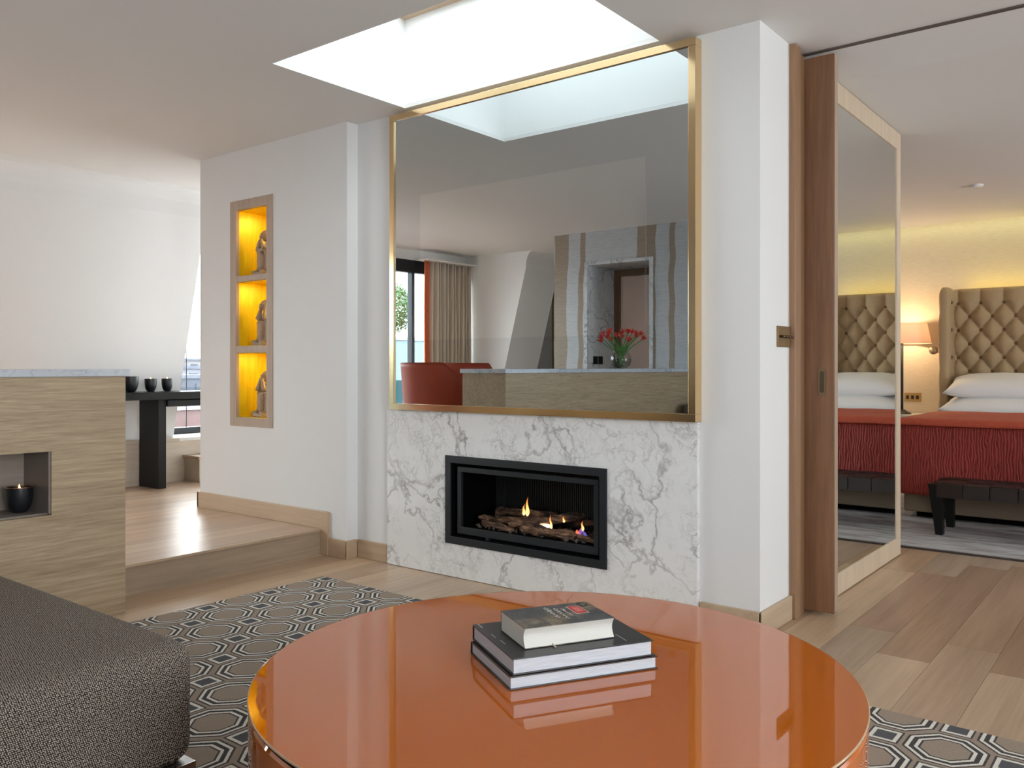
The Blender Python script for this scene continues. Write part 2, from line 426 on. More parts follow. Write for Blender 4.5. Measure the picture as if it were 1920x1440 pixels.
b = B(); b.box(-5.30, PX0, RY-.5, RY, 0, HC); b.box(PX1, RWX0, RY-.5, RY, 0, HC); b.box(RWX1, 2.8, RY-.5, RY, 0, HC); b.box(RWX0, RWX1, RY-.5, RY, 0, .75); b.box(RWX0, RWX1, RY-.5, RY, 2.3, HC); b.box(PX0, PX1, RY-.5, RY, PZT, HC)
struct(b, 'wall_rear', wp, 'grey wallpaper wall with wavering taupe stripes seen in the mirror')
b = B(); b.box(-7.6, -2.0, -3.5, -3.3, 0, HC)
struct(b, 'wall_rear_far', WALL)
struct(B().box(-5.3, -5.28, -3.3, -1.4, PZ, HC).box(-2.2, -2.0, -3.3, -1.4, PZ, HC), 'wall_rear_lobby', WALL)
struct(B().box(-7.0, -6.05, -3.299, -3.25, PZ, 2.3, .003), 'door_2', wood('rear_door_oak', (.28, .17, .09), (.40, .26, .15), 2, 50), 'brown timber door far behind, seen in the mirror')
r_w = bpy.data.objects.new('fill_window_rear', None); COL.objects.link(r_w); r_w.location = (-2.2, -1.2, .75); tag(r_w, 'added unseen window in the rear wall behind the camera, for fill light', kind='structure')  # unseen window added to light the walls facing the camera
b = B(r_w.location)
for (xa, xb, za, zb) in ((-3.4, -1.0, .75, .81), (-3.4, -1.0, 2.24, 2.3), (-3.4, -3.34, .81, 2.24), (-1.06, -1.0, .81, 2.24), (-2.23, -2.17, .81, 2.24)): b.box(xa, xb, -1.23, -1.17, za, zb)
b.build('window_frame', BLACKM, r_w)
B(r_w.location).box(-3.34, -2.23, -1.205, -1.195, .81, 2.24).box(-2.17, -1.06, -1.205, -1.195, .81, 2.24).build('pane', DIM_GLASS, r_w)
# marble portal lining
b = B((PX0, RY, PZ))
tk = .035
b.box(PX0, PX0+tk, RY-.60, RY+.02, PZ, PZT, .002); b.box(PX1-tk, PX1, RY-.60, RY+.02, PZ, PZT, .002); b.box(PX0+tk, PX1-tk, RY-.60, RY+.02, PZT-tk, PZT, .002)
portal = b.build('marble_portal', marble('portal_marble', (.58, .60, .62), (.12, .12, .13), 3.4, 1.2))
tag(portal, 'grey veined marble lining around the doorway, seen in the mirror behind the tulips', 'doorway')
pd = thing('passage_door', (-4.5, -1.45, PZ), 'pale pinkish door in a dark timber frame inside the marble doorway', 'door')
b = B((-4.5, -1.45, PZ)); b.box(-4.868, -4.80, -1.48, -1.41, PZ, 2.165); b.box(-4.15, -4.137, -1.48, -1.41, PZ, 2.165); b.box(-4.80, -4.15, -1.48, -1.41, 2.10, 2.165)
b.build('door_frame', wood('dark_brown', (.10, .055, .03), (.16, .09, .05), 2), pd)
B((-4.5, -1.45, PZ)).box(-4.80, -4.15, -1.478, -1.445, PZ+.01, 2.098, .003).build('door_leaf', flat('pink_lacquer', (.60, .46, .40), .4), pd)
sp = thing('wall_socket_pair', (-4.864, -1.2, 1.18), 'pair of black switch plates on the marble doorway reveal', 'switch')
for dy in (0, .1):
    B((-4.864, -1.2, 1.18)).box(-4.864, -4.858, -1.17+dy, -1.085+dy, 1.14, 1.225, .002).build('switch_plate', BLACKW, sp)
# right (unseen side) walls with windows, living room one added for fill, bedroom shell
b = B(); b.box(2.6, 2.8, -.9, -.5, 0, HC); b.box(2.6, 2.8, 1.3, 3.9, 0, HC); b.box(2.6, 2.8, -.5, 1.3, 0, .5); b.box(2.6, 2.8, -.5, 1.3, 2.3, HC)
struct(b, 'wall_right', WALL)
b = B(); b.box(3.2, 3.4, 3.7, 5.6, 0, HC); b.box(3.2, 3.4, 7.2, 9.4, 0, HC); b.box(3.2, 3.4, 5.6, 7.2, 0, .8); b.box(3.2, 3.4, 5.6, 7.2, 2.2, HC); b.box(1.4, 3.4, 3.70, 3.9, 0, HC)
struct(b, 'wall_bedroom_right', WALL)
BY = 9.15
bw, nt, bs = newmat('cream_wallpaper')
f = noise(nt, pos(nt, (1, 1, 10)), 14, 4)
nt.links.new(ramp(nt, f, [(.3, (.60, .53, .40)), (.7, (.68, .61, .48))]), bs.inputs['Base Color']); bs.inputs['Roughness'].default_value = .55
struct(B().box(-3.2, 3.4, BY, 9.4, 0, HC+.1), 'wall_bedroom_back', bw, 'cream grasscloth wall behind the bed')
struct(B().box(-3.2, -3.0, 5.2, 9.2, 0, HC).box(-3.2, -1.92, 5.2, 5.37, 0, HC), 'wall_bedroom_left', WALL)
# skirtings
SK = .105
b = B()
b.box(-5.295, -3.93, YN-.016, YN, PZ, .255, .003); b.box(-3.995, -3.925, YN-.018, YN, 0, .255, .003); b.box(-5.296, -5.28, YN-.016, 4.6, PZ, .255)
struct(b, 'baseboard_platform', OAK_TRIM_X, 'oak skirting along the platform under the yellow niches')
b = B(); b.box(-3.925, -3.765, YN-.014, YN, 0, SK, .003); b.box(-3.775, -3.760, YN-.014, YW-.014, 0, SK, .003); b.box(-3.76, -3.502, YW-.014, YW, 0, SK, .003)
struct(b, 'baseboard_recess', OAK_TRIM_X, 'low oak skirting in the recess left of the marble')
b = B(); b.box(-1.605, -1.333, YW-.016, YW, 0, SK, .003); b.box(-1.345, -1.330, YW-.016, 3.69, 0, SK, .003)
struct(b, 'baseboard_pier', OAK_TRIM_Y, 'oak skirting around the right pier')
# door jamb, sliding leaf, track
b = B(); b.box(-1.46, -1.318, 3.69, 3.765, 0, HC-.002, .003); b.box(-1.46, -1.325, 3.765, 3.825, 0, HC-.02, .002)
struct(b, 'trim_jamb', JAMBWOOD, 'brown timber door jamb beside the sliding door')
sd = tag(bpy.data.objects.new('door_1', None), 'brown timber sliding door leaf drawn back into the wall', kind='structure'); COL.objects.link(sd); sd.location = (-1.25, 3.86, 0)
so = sd.location
B(so).box(-2.0, -1.199, 3.838, 3.884, .012, HC-.028, .002).build('door_leaf', DOORWOOD, sd)
B(so).box(-1.1985, -1.195, 3.842, 3.880, .02, HC-.03, .001).build('edge_strip', flat('edge_lip', (.42, .30, .22), .4), sd)
hb = B(so)
def stadium(cx, cz, rx, rz, n=8):
    return [(cx+rx*math.cos(a), cz+(rz-rx)*(1 if math.sin(a) > 0 else -1)+rx*math.sin(a)) for a in [PI*k/n+1e-4 for k in range(n+1)]+[PI+PI*k/n+1e-4 for k in range(n+1)]]
hb.prism(stadium(-1.25, 1.038, .0175, .062), 1, 3.834, 3.838)
h = hb.build('flush_pull', flat('aged_brass', (.22, .15, .08), .4, .6), sd)
B(so).prism(stadium(-1.25, 1.038, .010, .048), 1, 3.8335, 3.8345).build('pull_recess', flat('pull_dark', (.10, .075, .05), .4, .7), h)
struct(B().box(-1.46, 1.4, 3.845, 3.868, HC-.006, HC+.001), 'trim_door_track', flat('track_shadow', (.10, .08, .065), .6), 'dark slot of the sliding door track in the ceiling')  # solid strip, dark colour painted in for the slot's shade
struct(B().box(-3.0, -1.46, 3.95, 4.0, 0, HC), 'wall_closet_back', WALL)
# mirrored closet
cl = thing('mirrored_closet', (-1.6, 4.66, 0), 'full height closet with a mirror panel in a pale maple frame beside the doorway', 'closet')
co = cl.location; cx = -1.29; y0, y1 = 3.95, 5.365
B(co).box(-1.92, cx-.022, 4.0, y1, 0.0, 2.475).build('carcass', MAPLE, cl)
fr = B(co); fr.box(cx-.022, cx, y0, y1, 2.375, 2.475, .002).box(cx-.022, cx, y0, y1, 0.005, .108, .002).box(cx-.022, cx, 5.285, y1, .108, 2.375, .002).box(cx-.022, cx, y0, 4.02, .108, 2.375, .002)
fr.build('door_frame', MAPLE, cl)
B(co).box(cx-.018, cx-.006, 4.02, 5.285, .108, 2.375).build('mirror_panel', flat('closet_mirror', (.80, .82, .80), .0, 1), cl)

# ================================================================== FIREPLACE
sur = thing('fireplace_surround', (-2.55, YW, 0), 'white marble chimney front with grey veins below the mirror', 'fireplace surround')
b = B(sur.location); mx0, mx1, mzt = -3.500, -1.612, .868; ym = 3.335
b.box(mx0, FX0, ym, YW, .003, mzt); b.box(FX1, mx1, ym, YW, .003, mzt); b.box(FX0, FX1, ym, YW, FZ1, mzt); b.box(FX0, FX1, ym, YW, .003, FZ0)
b.build('marble_slab', MARB, sur)
fp = thing('gas_fireplace', (-2.55, ym, .18), 'black framed gas fire set in the white marble', 'fireplace')
fo = fp.location
def ring(b, x0, x1, z0, z1, t, ya, yb, bev=.0015, tb=None):
    tb = tb or t
    b.box(x0, x1, ya, yb, z1-t, z1, bev); b.box(x0, x1, ya, yb, z0, z0+tb, bev); b.box(x0, x0+t, ya, yb, z0+tb, z1-t, bev); b.box(x1-t, x1, ya, yb, z0+tb, z1-t, bev)
    return b
ring(B(fo), -3.052, -2.056, .178, .640, .038, ym-.010, ym-.001).build('outer_frame', BLACKM, fp)
ring(B(fo), -3.030, -2.078, .200, .618, .018, ym+.0, ym+.05).build('recess_lining', BLACKV, fp)
ring(B(fo), -2.985, -2.112, .232, .582, .026, ym+.012, ym+.03, tb=.036).build('inner_frame', BLACKM, fp)
B(fo).box(-2.79, -2.775, ym+.01, ym+.03, .216, .233).build('latch', BLACKM, fp)
b = B(fo); x0, x1, yb = -3.00, -2.10, 3.68
b.box(x0, x1, yb, yb+.01, .22, .61); b.box(x0-.01, x0, ym+.05, yb, .22, .61); b.box(x1, x1+.01, ym+.05, yb, .22, .61); b.box(x0, x1, ym+.03, yb, .60, .61); b.box(x0, x1, ym+.03, yb, .22, .262)
b.build('firebox', BLACKV, fp)
b = B(fo)
for i in range(75):
    xx_ = -2.99+i*.0118; b.box(xx_, xx_+.006, yb-.008, yb, .27, .60)
o = b.build('fluted_liner', flat('fluted_black', (.012, .012, .012), .6), fp); o['kind'] = 'stuff'
# ember and gravel bed
b = B(fo)
for i in range(260):
    px, py = rnd.uniform(-2.93, -2.13), rnd.uniform(ym+.06, 3.64); r = rnd.uniform(.006, .014)
    if px > -2.35: r *= 1.5
    M = Matrix.Rotation(rnd.random()*6, 3, 'Z') @ Matrix.Rotation(rnd.random()*6, 3, 'X')
    ret = bmesh.ops.create_icosphere(b.bm, subdivisions=1, radius=r)
    for v in ret['verts']: v.co = M @ Vector((v.co.x, v.co.y*.7, v.co.z*.6))+Vector((px, py, .265+rnd.random()*.012))
o = b.build('ember_bed', flat('ember_gravel', (.10, .075, .055), .8, nz=60), fp); o['kind'] = 'stuff'; o['label'] = 'bed of dark gravel and embers'
# driftwood logs
logm, nt, bs = newmat('driftwood')
v = pos(nt, (1, 1, 1)); f = noise(nt, pos(nt, (.15, 1, 1)), 60, 6, .7, .5); g = noise(nt, v, 9, 4)
nt.links.new(ramp(nt, math_(nt, 'ADD', math_(nt, 'MULTIPLY', f, .6), math_(nt, 'MULTIPLY', g, .4)), [(.42, (.012, .007, .005)), (.5, (.12, .06, .032)), (.60, (.36, .20, .11)), (.7, (.5, .33, .2))]), bs.inputs['Base Color'])
bs.inputs['Roughness'].default_value = .85; bump(nt, bs, f, .6, .01)
def log(p0, p1, r, label, bend=.01, seed=0, taper=.6, nub=None):
    p0, p1 = Vector(p0), Vector(p1); c = (p0+p1)/2; L = (p1-p0)
    n = 70; pts = []; rr = []
    side = L.cross(Vector((0, 0, 1))).normalized()
    for i in range(n+1):
        t = i/n; q = p0+L*t+side*bend*math.sin(t*PI*1.6+seed)+Vector((0, 0, bend*.5*math.sin(t*5+seed)))
        pts.append(q); e = min(1, .35+6*t, .35+6*(1-t)); rr.append(r*.84*e*(1-(1-taper)*t*.5)*(1+.16*math.sin(t*13+seed)))
    b = B(c); b.tube(pts, rr, 28)
    if nub:
        q = p0+L*nub; b.tube([q, q+side*.02+Vector((0, 0, r*1.2)), q+side*.03+Vector((.01, 0, r*2.0))], [r*.5, r*.4, r*.22], 8)
    for v_ in b.bm.verts:
        q = v_.co+Vector((seed, 0, 0)); v_.co += Vector((mnoise.noise(q*60)*.002, mnoise.noise(Vector((q.x*14, q.y*90, q.z*90)))*.006, mnoise.noise(Vector((q.x*14, q.y*85, q.z*85+9)))*.007))
    o = b.build('driftwood_log', logm, smooth=True)
    return tag(o, label, 'log', 'driftwood logs in the gas fire')
log((-2.90, 3.57, .325), (-2.52, 3.60, .345), .026, 'dark driftwood log lying at the back left of the gas fire', .012, 1)
log((-2.93, 3.47, .300), (-2.60, 3.50, .320), .024, 'knotty driftwood log at the left end of the gas fire', .015, 2, nub=.35)
log((-2.90, 3.44, .285), (-2.66, 3.40, .282), .018, 'small driftwood stub lowest at the left of the gas fire', .01, 6)
log((-2.70, 3.42, .300), (-2.31, 3.54, .365), .031, 'thick driftwood log sloping up across the middle of the gas fire', .012, 3)
log((-2.60, 3.40, .290), (-2.28, 3.42, .296), .032, 'broad brown driftwood log lowest at the front of the gas fire', -.016, 4)
log((-2.40, 3.56, .315), (-2.16, 3.60, .345), .022, 'charred driftwood log at the back right of the gas fire', .01, 5)
log((-2.27, 3.42, .285), (-2.14, 3.40, .288), .016, 'short pale twig at the front right of the gas fire', .008, 7, nub=.3)
# flames
fm, nt, bs = newmat('flame')
nt.nodes.remove(bs)
tc = nt.nodes.new('ShaderNodeTexCoord'); se = nt.nodes.new('ShaderNodeSeparateXYZ'); nt.links.new(tc.outputs['Generated'], se.inputs[0])
em = N(nt, 'ShaderNodeEmission', Strength=1.6); nt.links.new(ramp(nt, se.outputs[2], [(0, (.9, .55, .3)), (.25, (1, .62, .22)), (.65, (1, .33, .07)), (1, (.7, .12, .02))]), em.inputs[0])
tr = nt.nodes.new('ShaderNodeBsdfTransparent'); mx = nt.nodes.new('ShaderNodeMixShader')
lw = N(nt, 'ShaderNodeLayerWeight', Blend=.45)
al = math_(nt, 'MULTIPLY', math_(nt, 'SUBTRACT', 1.0, lw.outputs['Facing']), ramp(nt, se.outputs[2], [(0, (1, 1, 1)), (.6, (.9,)*3), (1, (.25,)*3)]))
nt.links.new(al, mx.inputs[0]); nt.links.new(tr.outputs[0], mx.inputs[1]); nt.links.new(em.outputs[0], mx.inputs[2]); nt.links.new(mx.outputs[0], nt.nodes['Material Output'].inputs[0])
FL = fm
def flame_variant(name, stops, st):
    m = FL.copy(); m.name = name
    for n in m.node_tree.nodes:
        if n.type == 'EMISSION': n.inputs['Strength'].default_value = st
    r = [n for n in m.node_tree.nodes if n.type == 'VALTORGB'][0]
    for e, c in zip(r.color_ramp.elements, stops): e.color = (*c, 1)
    return m
FB = flame_variant('flame_blue', [(.05, .08, .6), (.08, .12, .8), (.25, .12, .5), (.7, .2, .1)], .9)
FR = flame_variant('flame_red', [(.9, .12, .04), (1, .16, .05), (1, .2, .08), (.6, .1, .05)], 1.1)
FW = flame_variant('flame_white', [(.6, .55, .9), (1, .85, .65), (1, .8, .5), (1, .7, .4)], 2.2)
def flame(x, y, z, h, r, m, lean=0.0, label=None):
    b = B(fo); n = 14; pts = []; rr = []
    for i in range(n+1):
        t = i/n; pts.append((x+lean*t*t+.003*math.sin(t*7), y, z+h*t)); rr.append(max(.0006, r*(math.sin(min(1, t*3.0+.25)*PI/2))*(1-t)**.9))
    b.tube(pts, rr, 12); o = b.build('flame', m, fp, smooth=True)
    if label: o['label'] = label
    return o
flame(-2.618, 3.47, .345, .098, .013, FL, .004, 'tall orange flame'); flame(-2.645, 3.475, .345, .060, .012, FL, .008)
flame(-2.448, 3.44, .300, .075, .008, FL, -.004); flame(-2.400, 3.48, .335, .032, .008, FL, .002)
flame(-2.264, 3.44, .275, .058, .032, FB, -.004, 'blue flame'); flame(-2.292, 3.44, .295, .024, .016, FR, .004, 'red flame'); flame(-2.262, 3.44, .315, .05, .009, FL, 0)
b = B(fo); b.ell((-2.49, 3.455, .313), (.040, .012, .011)); b.build('flame', FW, fp, smooth=True)['label'] = 'low white hot flame'

# ================================================================== MIRROR
mi = thing('wall_mirror', (-2.52, 3.33, .872), 'large tinted mirror in a brushed brass frame above the marble fireplace', 'mirror')
mo = mi.location
X0, X1, Z0, Z1 = -3.447, -1.602, .871, 2.497; fw = .034
for nm, bx in (('frame_rail', (X0, X1, Z1-fw, Z1)), ('frame_rail', (X0, X1, Z0, Z0+fw)), ('frame_stile', (X0, X0+fw, Z0+fw, Z1-fw)), ('frame_stile', (X1-fw, X1, Z0+fw, Z1-fw))):
    B(mo).box(bx[0], bx[1], 3.300, YW-.001, bx[2], bx[3], .0015).build(nm, BRASS, mi)
B(mo).box(X0+fw, X1-fw, 3.309, 3.32, Z0+fw, Z1-fw).build('mirror_glass', flat('tinted_mirror', (.62, .67, .69), .0, 1), mi)
B(mo).box(-3.218, -1.843, 3.3082, 3.3089, 1.25, 2.03).build('screen_area', flat('screen_mirror', (.71, .75, .76), .0, 1), mi)['label'] = 'slightly paler rectangle of a screen behind the glass'

# ================================================================== NICHES AND STATUES
nu = thing('display_niche', (-4.69, YN, .72), 'tall wooden framed niche with three glowing yellow compartments', 'niche')
no = nu.location; fx0, fx1, fz0, fz1 = -4.922, -4.468, .722, 2.192
ox0, ox1 = -4.857, -4.53
gy, nt, bs = newmat('golden_yellow')
f = noise(nt, pos(nt, (1, 1, .15)), 28, 5, .65)
nt.links.new(ramp(nt, f, [(.3, (.72, .46, .005)), (.7, (.90, .66, .012))]), bs.inputs['Base Color']); bs.inputs['Roughness'].default_value = .35; bs.inputs['Metallic'].default_value = .2
rows = [(1.699, 2.130), (1.243, 1.661), (.779, 1.198)]
b = B(no)
b.box(fx0, ox0, YN-.006, YN+.02, fz0, fz1, .0015); b.box(ox1, fx1, YN-.006, YN+.02, fz0, fz1, .0015)
zs = [fz1, 2.130, 1.699, 1.661, 1.243, 1.198, .779, fz0]
for i in range(0, 8, 2): b.box(ox0, ox1, YN-.005, YN+.02, zs[i+1], zs[i], .001)
b.build('frame', NICHEWOOD, nu)
for (za, zb) in ((1.661, 1.699), (1.198, 1.243)):
    B(no).box(ox0-.006, ox1+.006, YN+.02, YN+.30, za, zb).build('shelf', NICHEWOOD, nu)
for (za, zb) in rows:
    b = B(no); b.box(ox0-.008, ox1+.008, YN+.295, YN+.30, za, zb); b.box(ox0-.012, ox0-.004, YN+.02, YN+.295, za, zb); b.box(ox1+.004, ox1+.012, YN+.02, YN+.295, za, zb)
    b.box(ox0-.004, ox1+.004, YN+.02, YN+.295, zb-.003, zb); b.box(ox0-.004, ox1+.004, YN+.02, YN+.295, za, za+.002)
    b.build('compartment_lining', gy, nu)
    a_ = area('niche_light', (ox1-.05, YN+.25, zb-.006), (0, 0, 0), .10, .06, 1.05, (1, .88, .5)); 
b = B(no).box(fx0+.01, fx1-.01, YN+.021, YN+.03, fz0+.01, .762).box(fx0+.01, fx1-.01, YN+.021, YN+.03, 2.147, fz1-.01); b.bm.free()
stone = flat('carved_stone', (.46, .36, .27), .85, nz=70)
def statue(zb, pose, label):
    c = Vector((-4.70, YN+.125, zb)); b = B((0, 0, 0))
    b.box(-.085, .085, -.075, .075, 0, .022, .004)
    b.lathe([(.028, .02), (.042, .05), (.048, .09), (.045, .135), (.032, .155), (.02, .16)], 20, (0, -.02, 0))
    for s in (-1, 1):
        b.tube([(s*.062, -.035, .02), (s*.066, -.025, .06), (s*.066, -.02, .12), (s*.060, -.03, .160)], [.020, .018, .018, .019], 10)
        b.tube([(s*.060, -.03, .160), (s*.045, .03, .165), (s*.03, .05, .15)], [.019, .024, .026], 10)
        b.ell((s*.060, -.055, .028), (.016, .030, .010))
    b.ell((0, .045, .15), (.052, .036, .06)); b.ell((0, .03, .20), (.044, .032, .05))
    hx = {'a': .0, 'b': -.008, 'c': .012}[pose]; hz = .262
    b.tube([(0, .02, .22), (hx, -.005, hz-.01)], [.022, .02], 10)
    b.ell((hx, -.012, hz), (.030, .032, .036)); b.ell((hx, -.04, hz-.010), (.015, .014, .014))
    b.ell((hx, .002, hz+.018), (.033, .032, .024))
    for s in (-1, 1):
        b.ell((hx+s*.031, -.004, hz+.002), (.007, .010, .012)); b.ell((hx+s*.012, -.042, hz+.008), (.006, .005, .006))
        el = (s*.056, -.045, .172)
        hand = {'a': (hx+s*.016, -.045, hz-.036), 'b': (hx+s*.034, -.02, hz-.004), 'c': (hx+s*.014, -.045, hz-.02)}[pose]
        b.tube([(s*.046, .022, .215), el], [.017, .015], 10)
        b.tube([el, hand], [.015, .011], 10); b.ell(hand, (.012, .010, .014))
    if pose == 'a':
        b.tube([(-.056, -.045, .170), (0, -.058, .163), (.056, -.045, .170)], [.013, .012, .013], 10)
    o = b.build('stone_statue', stone, smooth=True, mods=(('REMESH', dict(mode='VOXEL', voxel_size=.0042, use_smooth_shade=True)), ('SMOOTH', dict(factor=.5, iterations=2))))
    o.location = c; o.rotation_euler.z = math.radians(-14)
    tag(o, label, 'statue', 'squatting stone statues in the yellow niches')
statue(1.7015, 'a', 'squatting stone statue with folded arms in the top yellow niche')
statue(1.2455, 'b', 'squatting stone statue with hands at its head in the middle yellow niche')
statue(.7815, 'c', 'squatting stone statue with hands under its chin in the bottom yellow niche')

# ================================================================== COUNTER
ct = thing('bar_counter', (-3.9, .5, 0), 'oak veneered bar counter with a white marble top at the left', 'counter')
cto = ct.location
def cxf(y): return -3.72-.05*math.sin(PI*max(0, (1.94-y)/2.83))**2
nY0, nY1, nZ0, nZ1 = 1.05, 1.624, .482, .750
def cbody(b, ya, yb, z0, z1, xb, n=6, inset=0):
    ys = [ya+(yb-ya)*i/n for i in range(n+1)]
    pts = [(cxf(y)-inset, y) for y in ys]+[(xb, yb), (xb, ya)]
    b.prism(pts, 2, z0, z1)
b = B(cto)
XB = -4.12
cbody(b, RY+.01, nY0, PZ, 1.062, XB, 12); cbody(b, nY1, 1.94, PZ, 1.062, XB, 3)
cbody(b, nY0, nY1, nZ1, 1.062, XB); cbody(b, nY0, nY1, PZ, nZ0, XB)
cbody(b, RY+.01, 1.94, 0, PZ, -3.99 if False else -3.992, 14)
b.build('body', VENEER, ct)
b = B(cto); b.box(-4.12, -3.97, nY0, nY1, nZ0, nZ1); b.build('niche_back', wood('niche_veneer_grey', (.25, .20, .16), (.36, .30, .25), 1, 60, .5), ct)
b = B(cto)
b.prism([(cxf(nY1)-.004, nY1-.001), (cxf(nY1)-.004, nY1-.010), (-3.969, nY1-.010), (-3.969, nY1-.001)], 2, nZ0+.008, nZ1)
b.prism([(cxf(nY0)-.004, nY0+.001), (cxf(nY0)-.004, nY1-.001), (-3.969, nY1-.001), (-3.969, nY0+.001)], 2, nZ0+.0005, nZ0+.008)
b.build('niche_lining', flat('niche_lining_brown', (.20, .165, .14), .5), ct)
ys = [RY+.005+(1.955-RY-.005)*i/16 for i in range(17)]
B(cto).prism([(cxf(y)+.014, y) for y in ys]+[(XB-.015, 1.955), (XB-.015, RY+.005)], 2, 1.0625, 1.094).build('marble_top', MARB2, ct, mods=(('BEVEL', dict(width=.003, segments=2)),))

# candle votives
def votive(x, y, z, r, h, label, lit=False, rim=None, group=None):
    t = thing('candle_votive', (x, y, z), label, 'candle holder', group)
    prof = [(r*.45, 0), (r*.62, .006), (r*.85, h*.25), (r*.97, h*.55), (r, h*.8), (r, h), (r*.92, h), (r*.90, h*.75), (r*.8, h*.45)]
    b = B(); b.lathe(prof, 40)
    for v_ in b.bm.verts:
        a = math.atan2(v_.co.y, v_.co.x); k = 1+.012*math.cos(a*20); v_.co.x *= k; v_.co.y *= k
    b.build('cup', flat('black_glazed', (.010, .011, .014), .35), t, autosmooth=60)
    if rim: B().lathe([(r*.925, h-.002), (r*1.0, h-.001), (r*1.0, h+.002), (r*.925, h+.002)], 40, cap=False).build('rim', rim, t, smooth=True)
    b = B().lathe([(r*.80, h*.5), (r*.80, h*.62)], 24); b.build('wax', flat('candle_wax', (.8, .7, .55), .5), t)
    B().lathe([(.001, h*.62), (.0012, h*.62+.01)], 6).build('wick', BLACKV, t)
    if lit:
        b = B(); b.tube([(0, 0, h*.68), (0, 0, h*.80), (0, 0, h*.95), (0, 0, h*1.12)], [.002, .006, .005, .0008], 10)
        b.build('flame', flat('candle_flame', (1, .6, .2), .5, emis=(1, .55, .2), es=4), t, smooth=True)
    return t
votive(-3.86, 1.552, nZ0+.0085, .052, .106, 'black ribbed candle holder with copper rim, lit, in the counter niche', True, flat('copper', (.75, .35, .2), .3, 1))
G = 'black votive cups on the desk'
votive(-6.45, 3.405, .912, .058, .122, 'largest black votive cup on the black desk, beside the counter', group=G)
votive(-6.45, 3.57, .912, .046, .103, 'black votive cup in the middle of the three on the desk', True, group=G)
votive(-6.45, 3.71, .912, .043, .103, 'black votive cup nearest the window on the desk', True, group=G)

# black desk
dk = thing('black_desk', (-6.45, 4.2, PZ), 'black lacquered desk with slab legs in the window bay', 'desk'); do = dk.location
B(do).box(-6.58, -6.255, 2.95, 5.15, .852, .911, .002).build('desk_top', BLACKW, dk)
B(do).box(-6.305, -6.27, 3.612, 5.15, .795, .845, .002).build('apron', BLACKW, dk)
B(do).box(-6.57, -6.27, 3.612, 4.7, .8455, .8515, .0005).build('shadow_gap', BLACKV, dk)  # black filler strip painted as the shade under the desk top
B(do).box(-6.58, -6.29, 3.545, 3.61, PZ+.001, .851, .002).build('leg', BLACKW, dk)
B(do).box(-6.58, -6.29, 5.08, 5.145, PZ+.001, .851, .002).build('leg', BLACKW, dk)
sb = thing('step_block', (-6.5, 4.3, PZ), 'small pale oak step box under the bay window', 'step')
B(sb.location).box(-6.598, -6.372, 3.95, 4.8, PZ+.001, .345, .002).build('box', PALE_UP, sb)
B(sb.location).box(-6.598, -6.360, 3.935, 4.8, .3455, .37, .004).build('tread', OAK_TRIM_Y, sb)

# ================================================================== LIVING RUG
rugm, nt, bs = newmat('octagon_rug')
sep = nt.nodes.new('ShaderNodeSeparateXYZ'); nt.links.new(pos(nt, obj=True), sep.inputs[0])
SXR, SYR = .1635, .1705
wj = noise(nt, pos(nt, obj=True), 260, 2)
u = math_(nt, 'DIVIDE', sep.outputs[0], SXR*2); v = math_(nt, 'DIVIDE', sep.outputs[1], SYR*2)
def tri(a, off):   # signed distance to the nearest lattice point, in metres
    f_ = math_(nt, 'FRACT', math_(nt, 'ADD', a, off+.5)); return math_(nt, 'ABSOLUTE', math_(nt, 'MULTIPLY', math_(nt, 'SUBTRACT', f_, .5), .332))
def octd(ox, oy):
    a, c = tri(u, ox), tri(v, oy)
    return math_(nt, 'MAXIMUM', math_(nt, 'MAXIMUM', a, c), math_(nt, 'MULTIPLY', math_(nt, 'ADD', a, c), .72))
def sqd(ox, oy):
    a, c = tri(u, ox), tri(v, oy); return math_(nt, 'MAXIMUM', a, c)
# squares at parity even -> offsets (0,0),(.5,.5); octagons at (.5,0),(0,.5)
od = math_(nt, 'ADD', math_(nt, 'MINIMUM', octd(.5, 0), octd(0, .5)), math_(nt, 'MULTIPLY', math_(nt, 'SUBTRACT', wj, .5), .004))
sd_ = math_(nt, 'ADD', math_(nt, 'MINIMUM', sqd(0, 0), sqd(.5, .5)), math_(nt, 'MULTIPLY', math_(nt, 'SUBTRACT', wj, .5), .004))
TAN, DK, WH, DG = (.35, .272, .21), (.055, .05, .05), (.80, .76, .68), (.09, .092, .10)
k = 4.0
oc = ramp(nt, math_(nt, 'MULTIPLY', od, k), [(0, TAN), (.062*k, DK), (.068*k, WH), (.078*k, DK), (.091*k, WH), (.101*k, DK), (.108*k, TAN)], 'CONSTANT')
sc_ = ramp(nt, math_(nt, 'MULTIPLY', sd_, k), [(0, DG), (.028*k, WH), (.040*k, DK), (.046*k, TAN)], 'CONSTANT')
sel = math_(nt, 'LESS_THAN', sd_, .046)
c = mixc(nt, sel, oc, sc_)
fz = noise(nt, pos(nt, obj=True), 420, 2)
mx = nt.nodes.new('ShaderNodeMix'); mx.data_type = 'RGBA'; mx.blend_type = 'MULTIPLY'; mx.inputs[0].default_value = 1
nt.links.new(c, mx.inputs[6]); nt.links.new(ramp(nt, fz, [(.3, (.78,)*3), (.7, (1.1,)*3)]), mx.inputs[7])
nt.links.new(mx.outputs[2], bs.inputs['Base Color']); bs.inputs['Roughness'].default_value = .95; bump(nt, bs, fz, .5, .004)
rx, ry = -3.141, 2.529
rug = B().box(-3.53-rx, .55-rx, -.7-ry, 2.895-ry, 0, .011, .003).build('patterned_rug', rugm)
rug.location = (rx, ry, .0005); rug.rotation_euler.z = math.radians(-.55)
tag(rug, 'taupe rug with white and charcoal octagons under the orange table', 'rug')

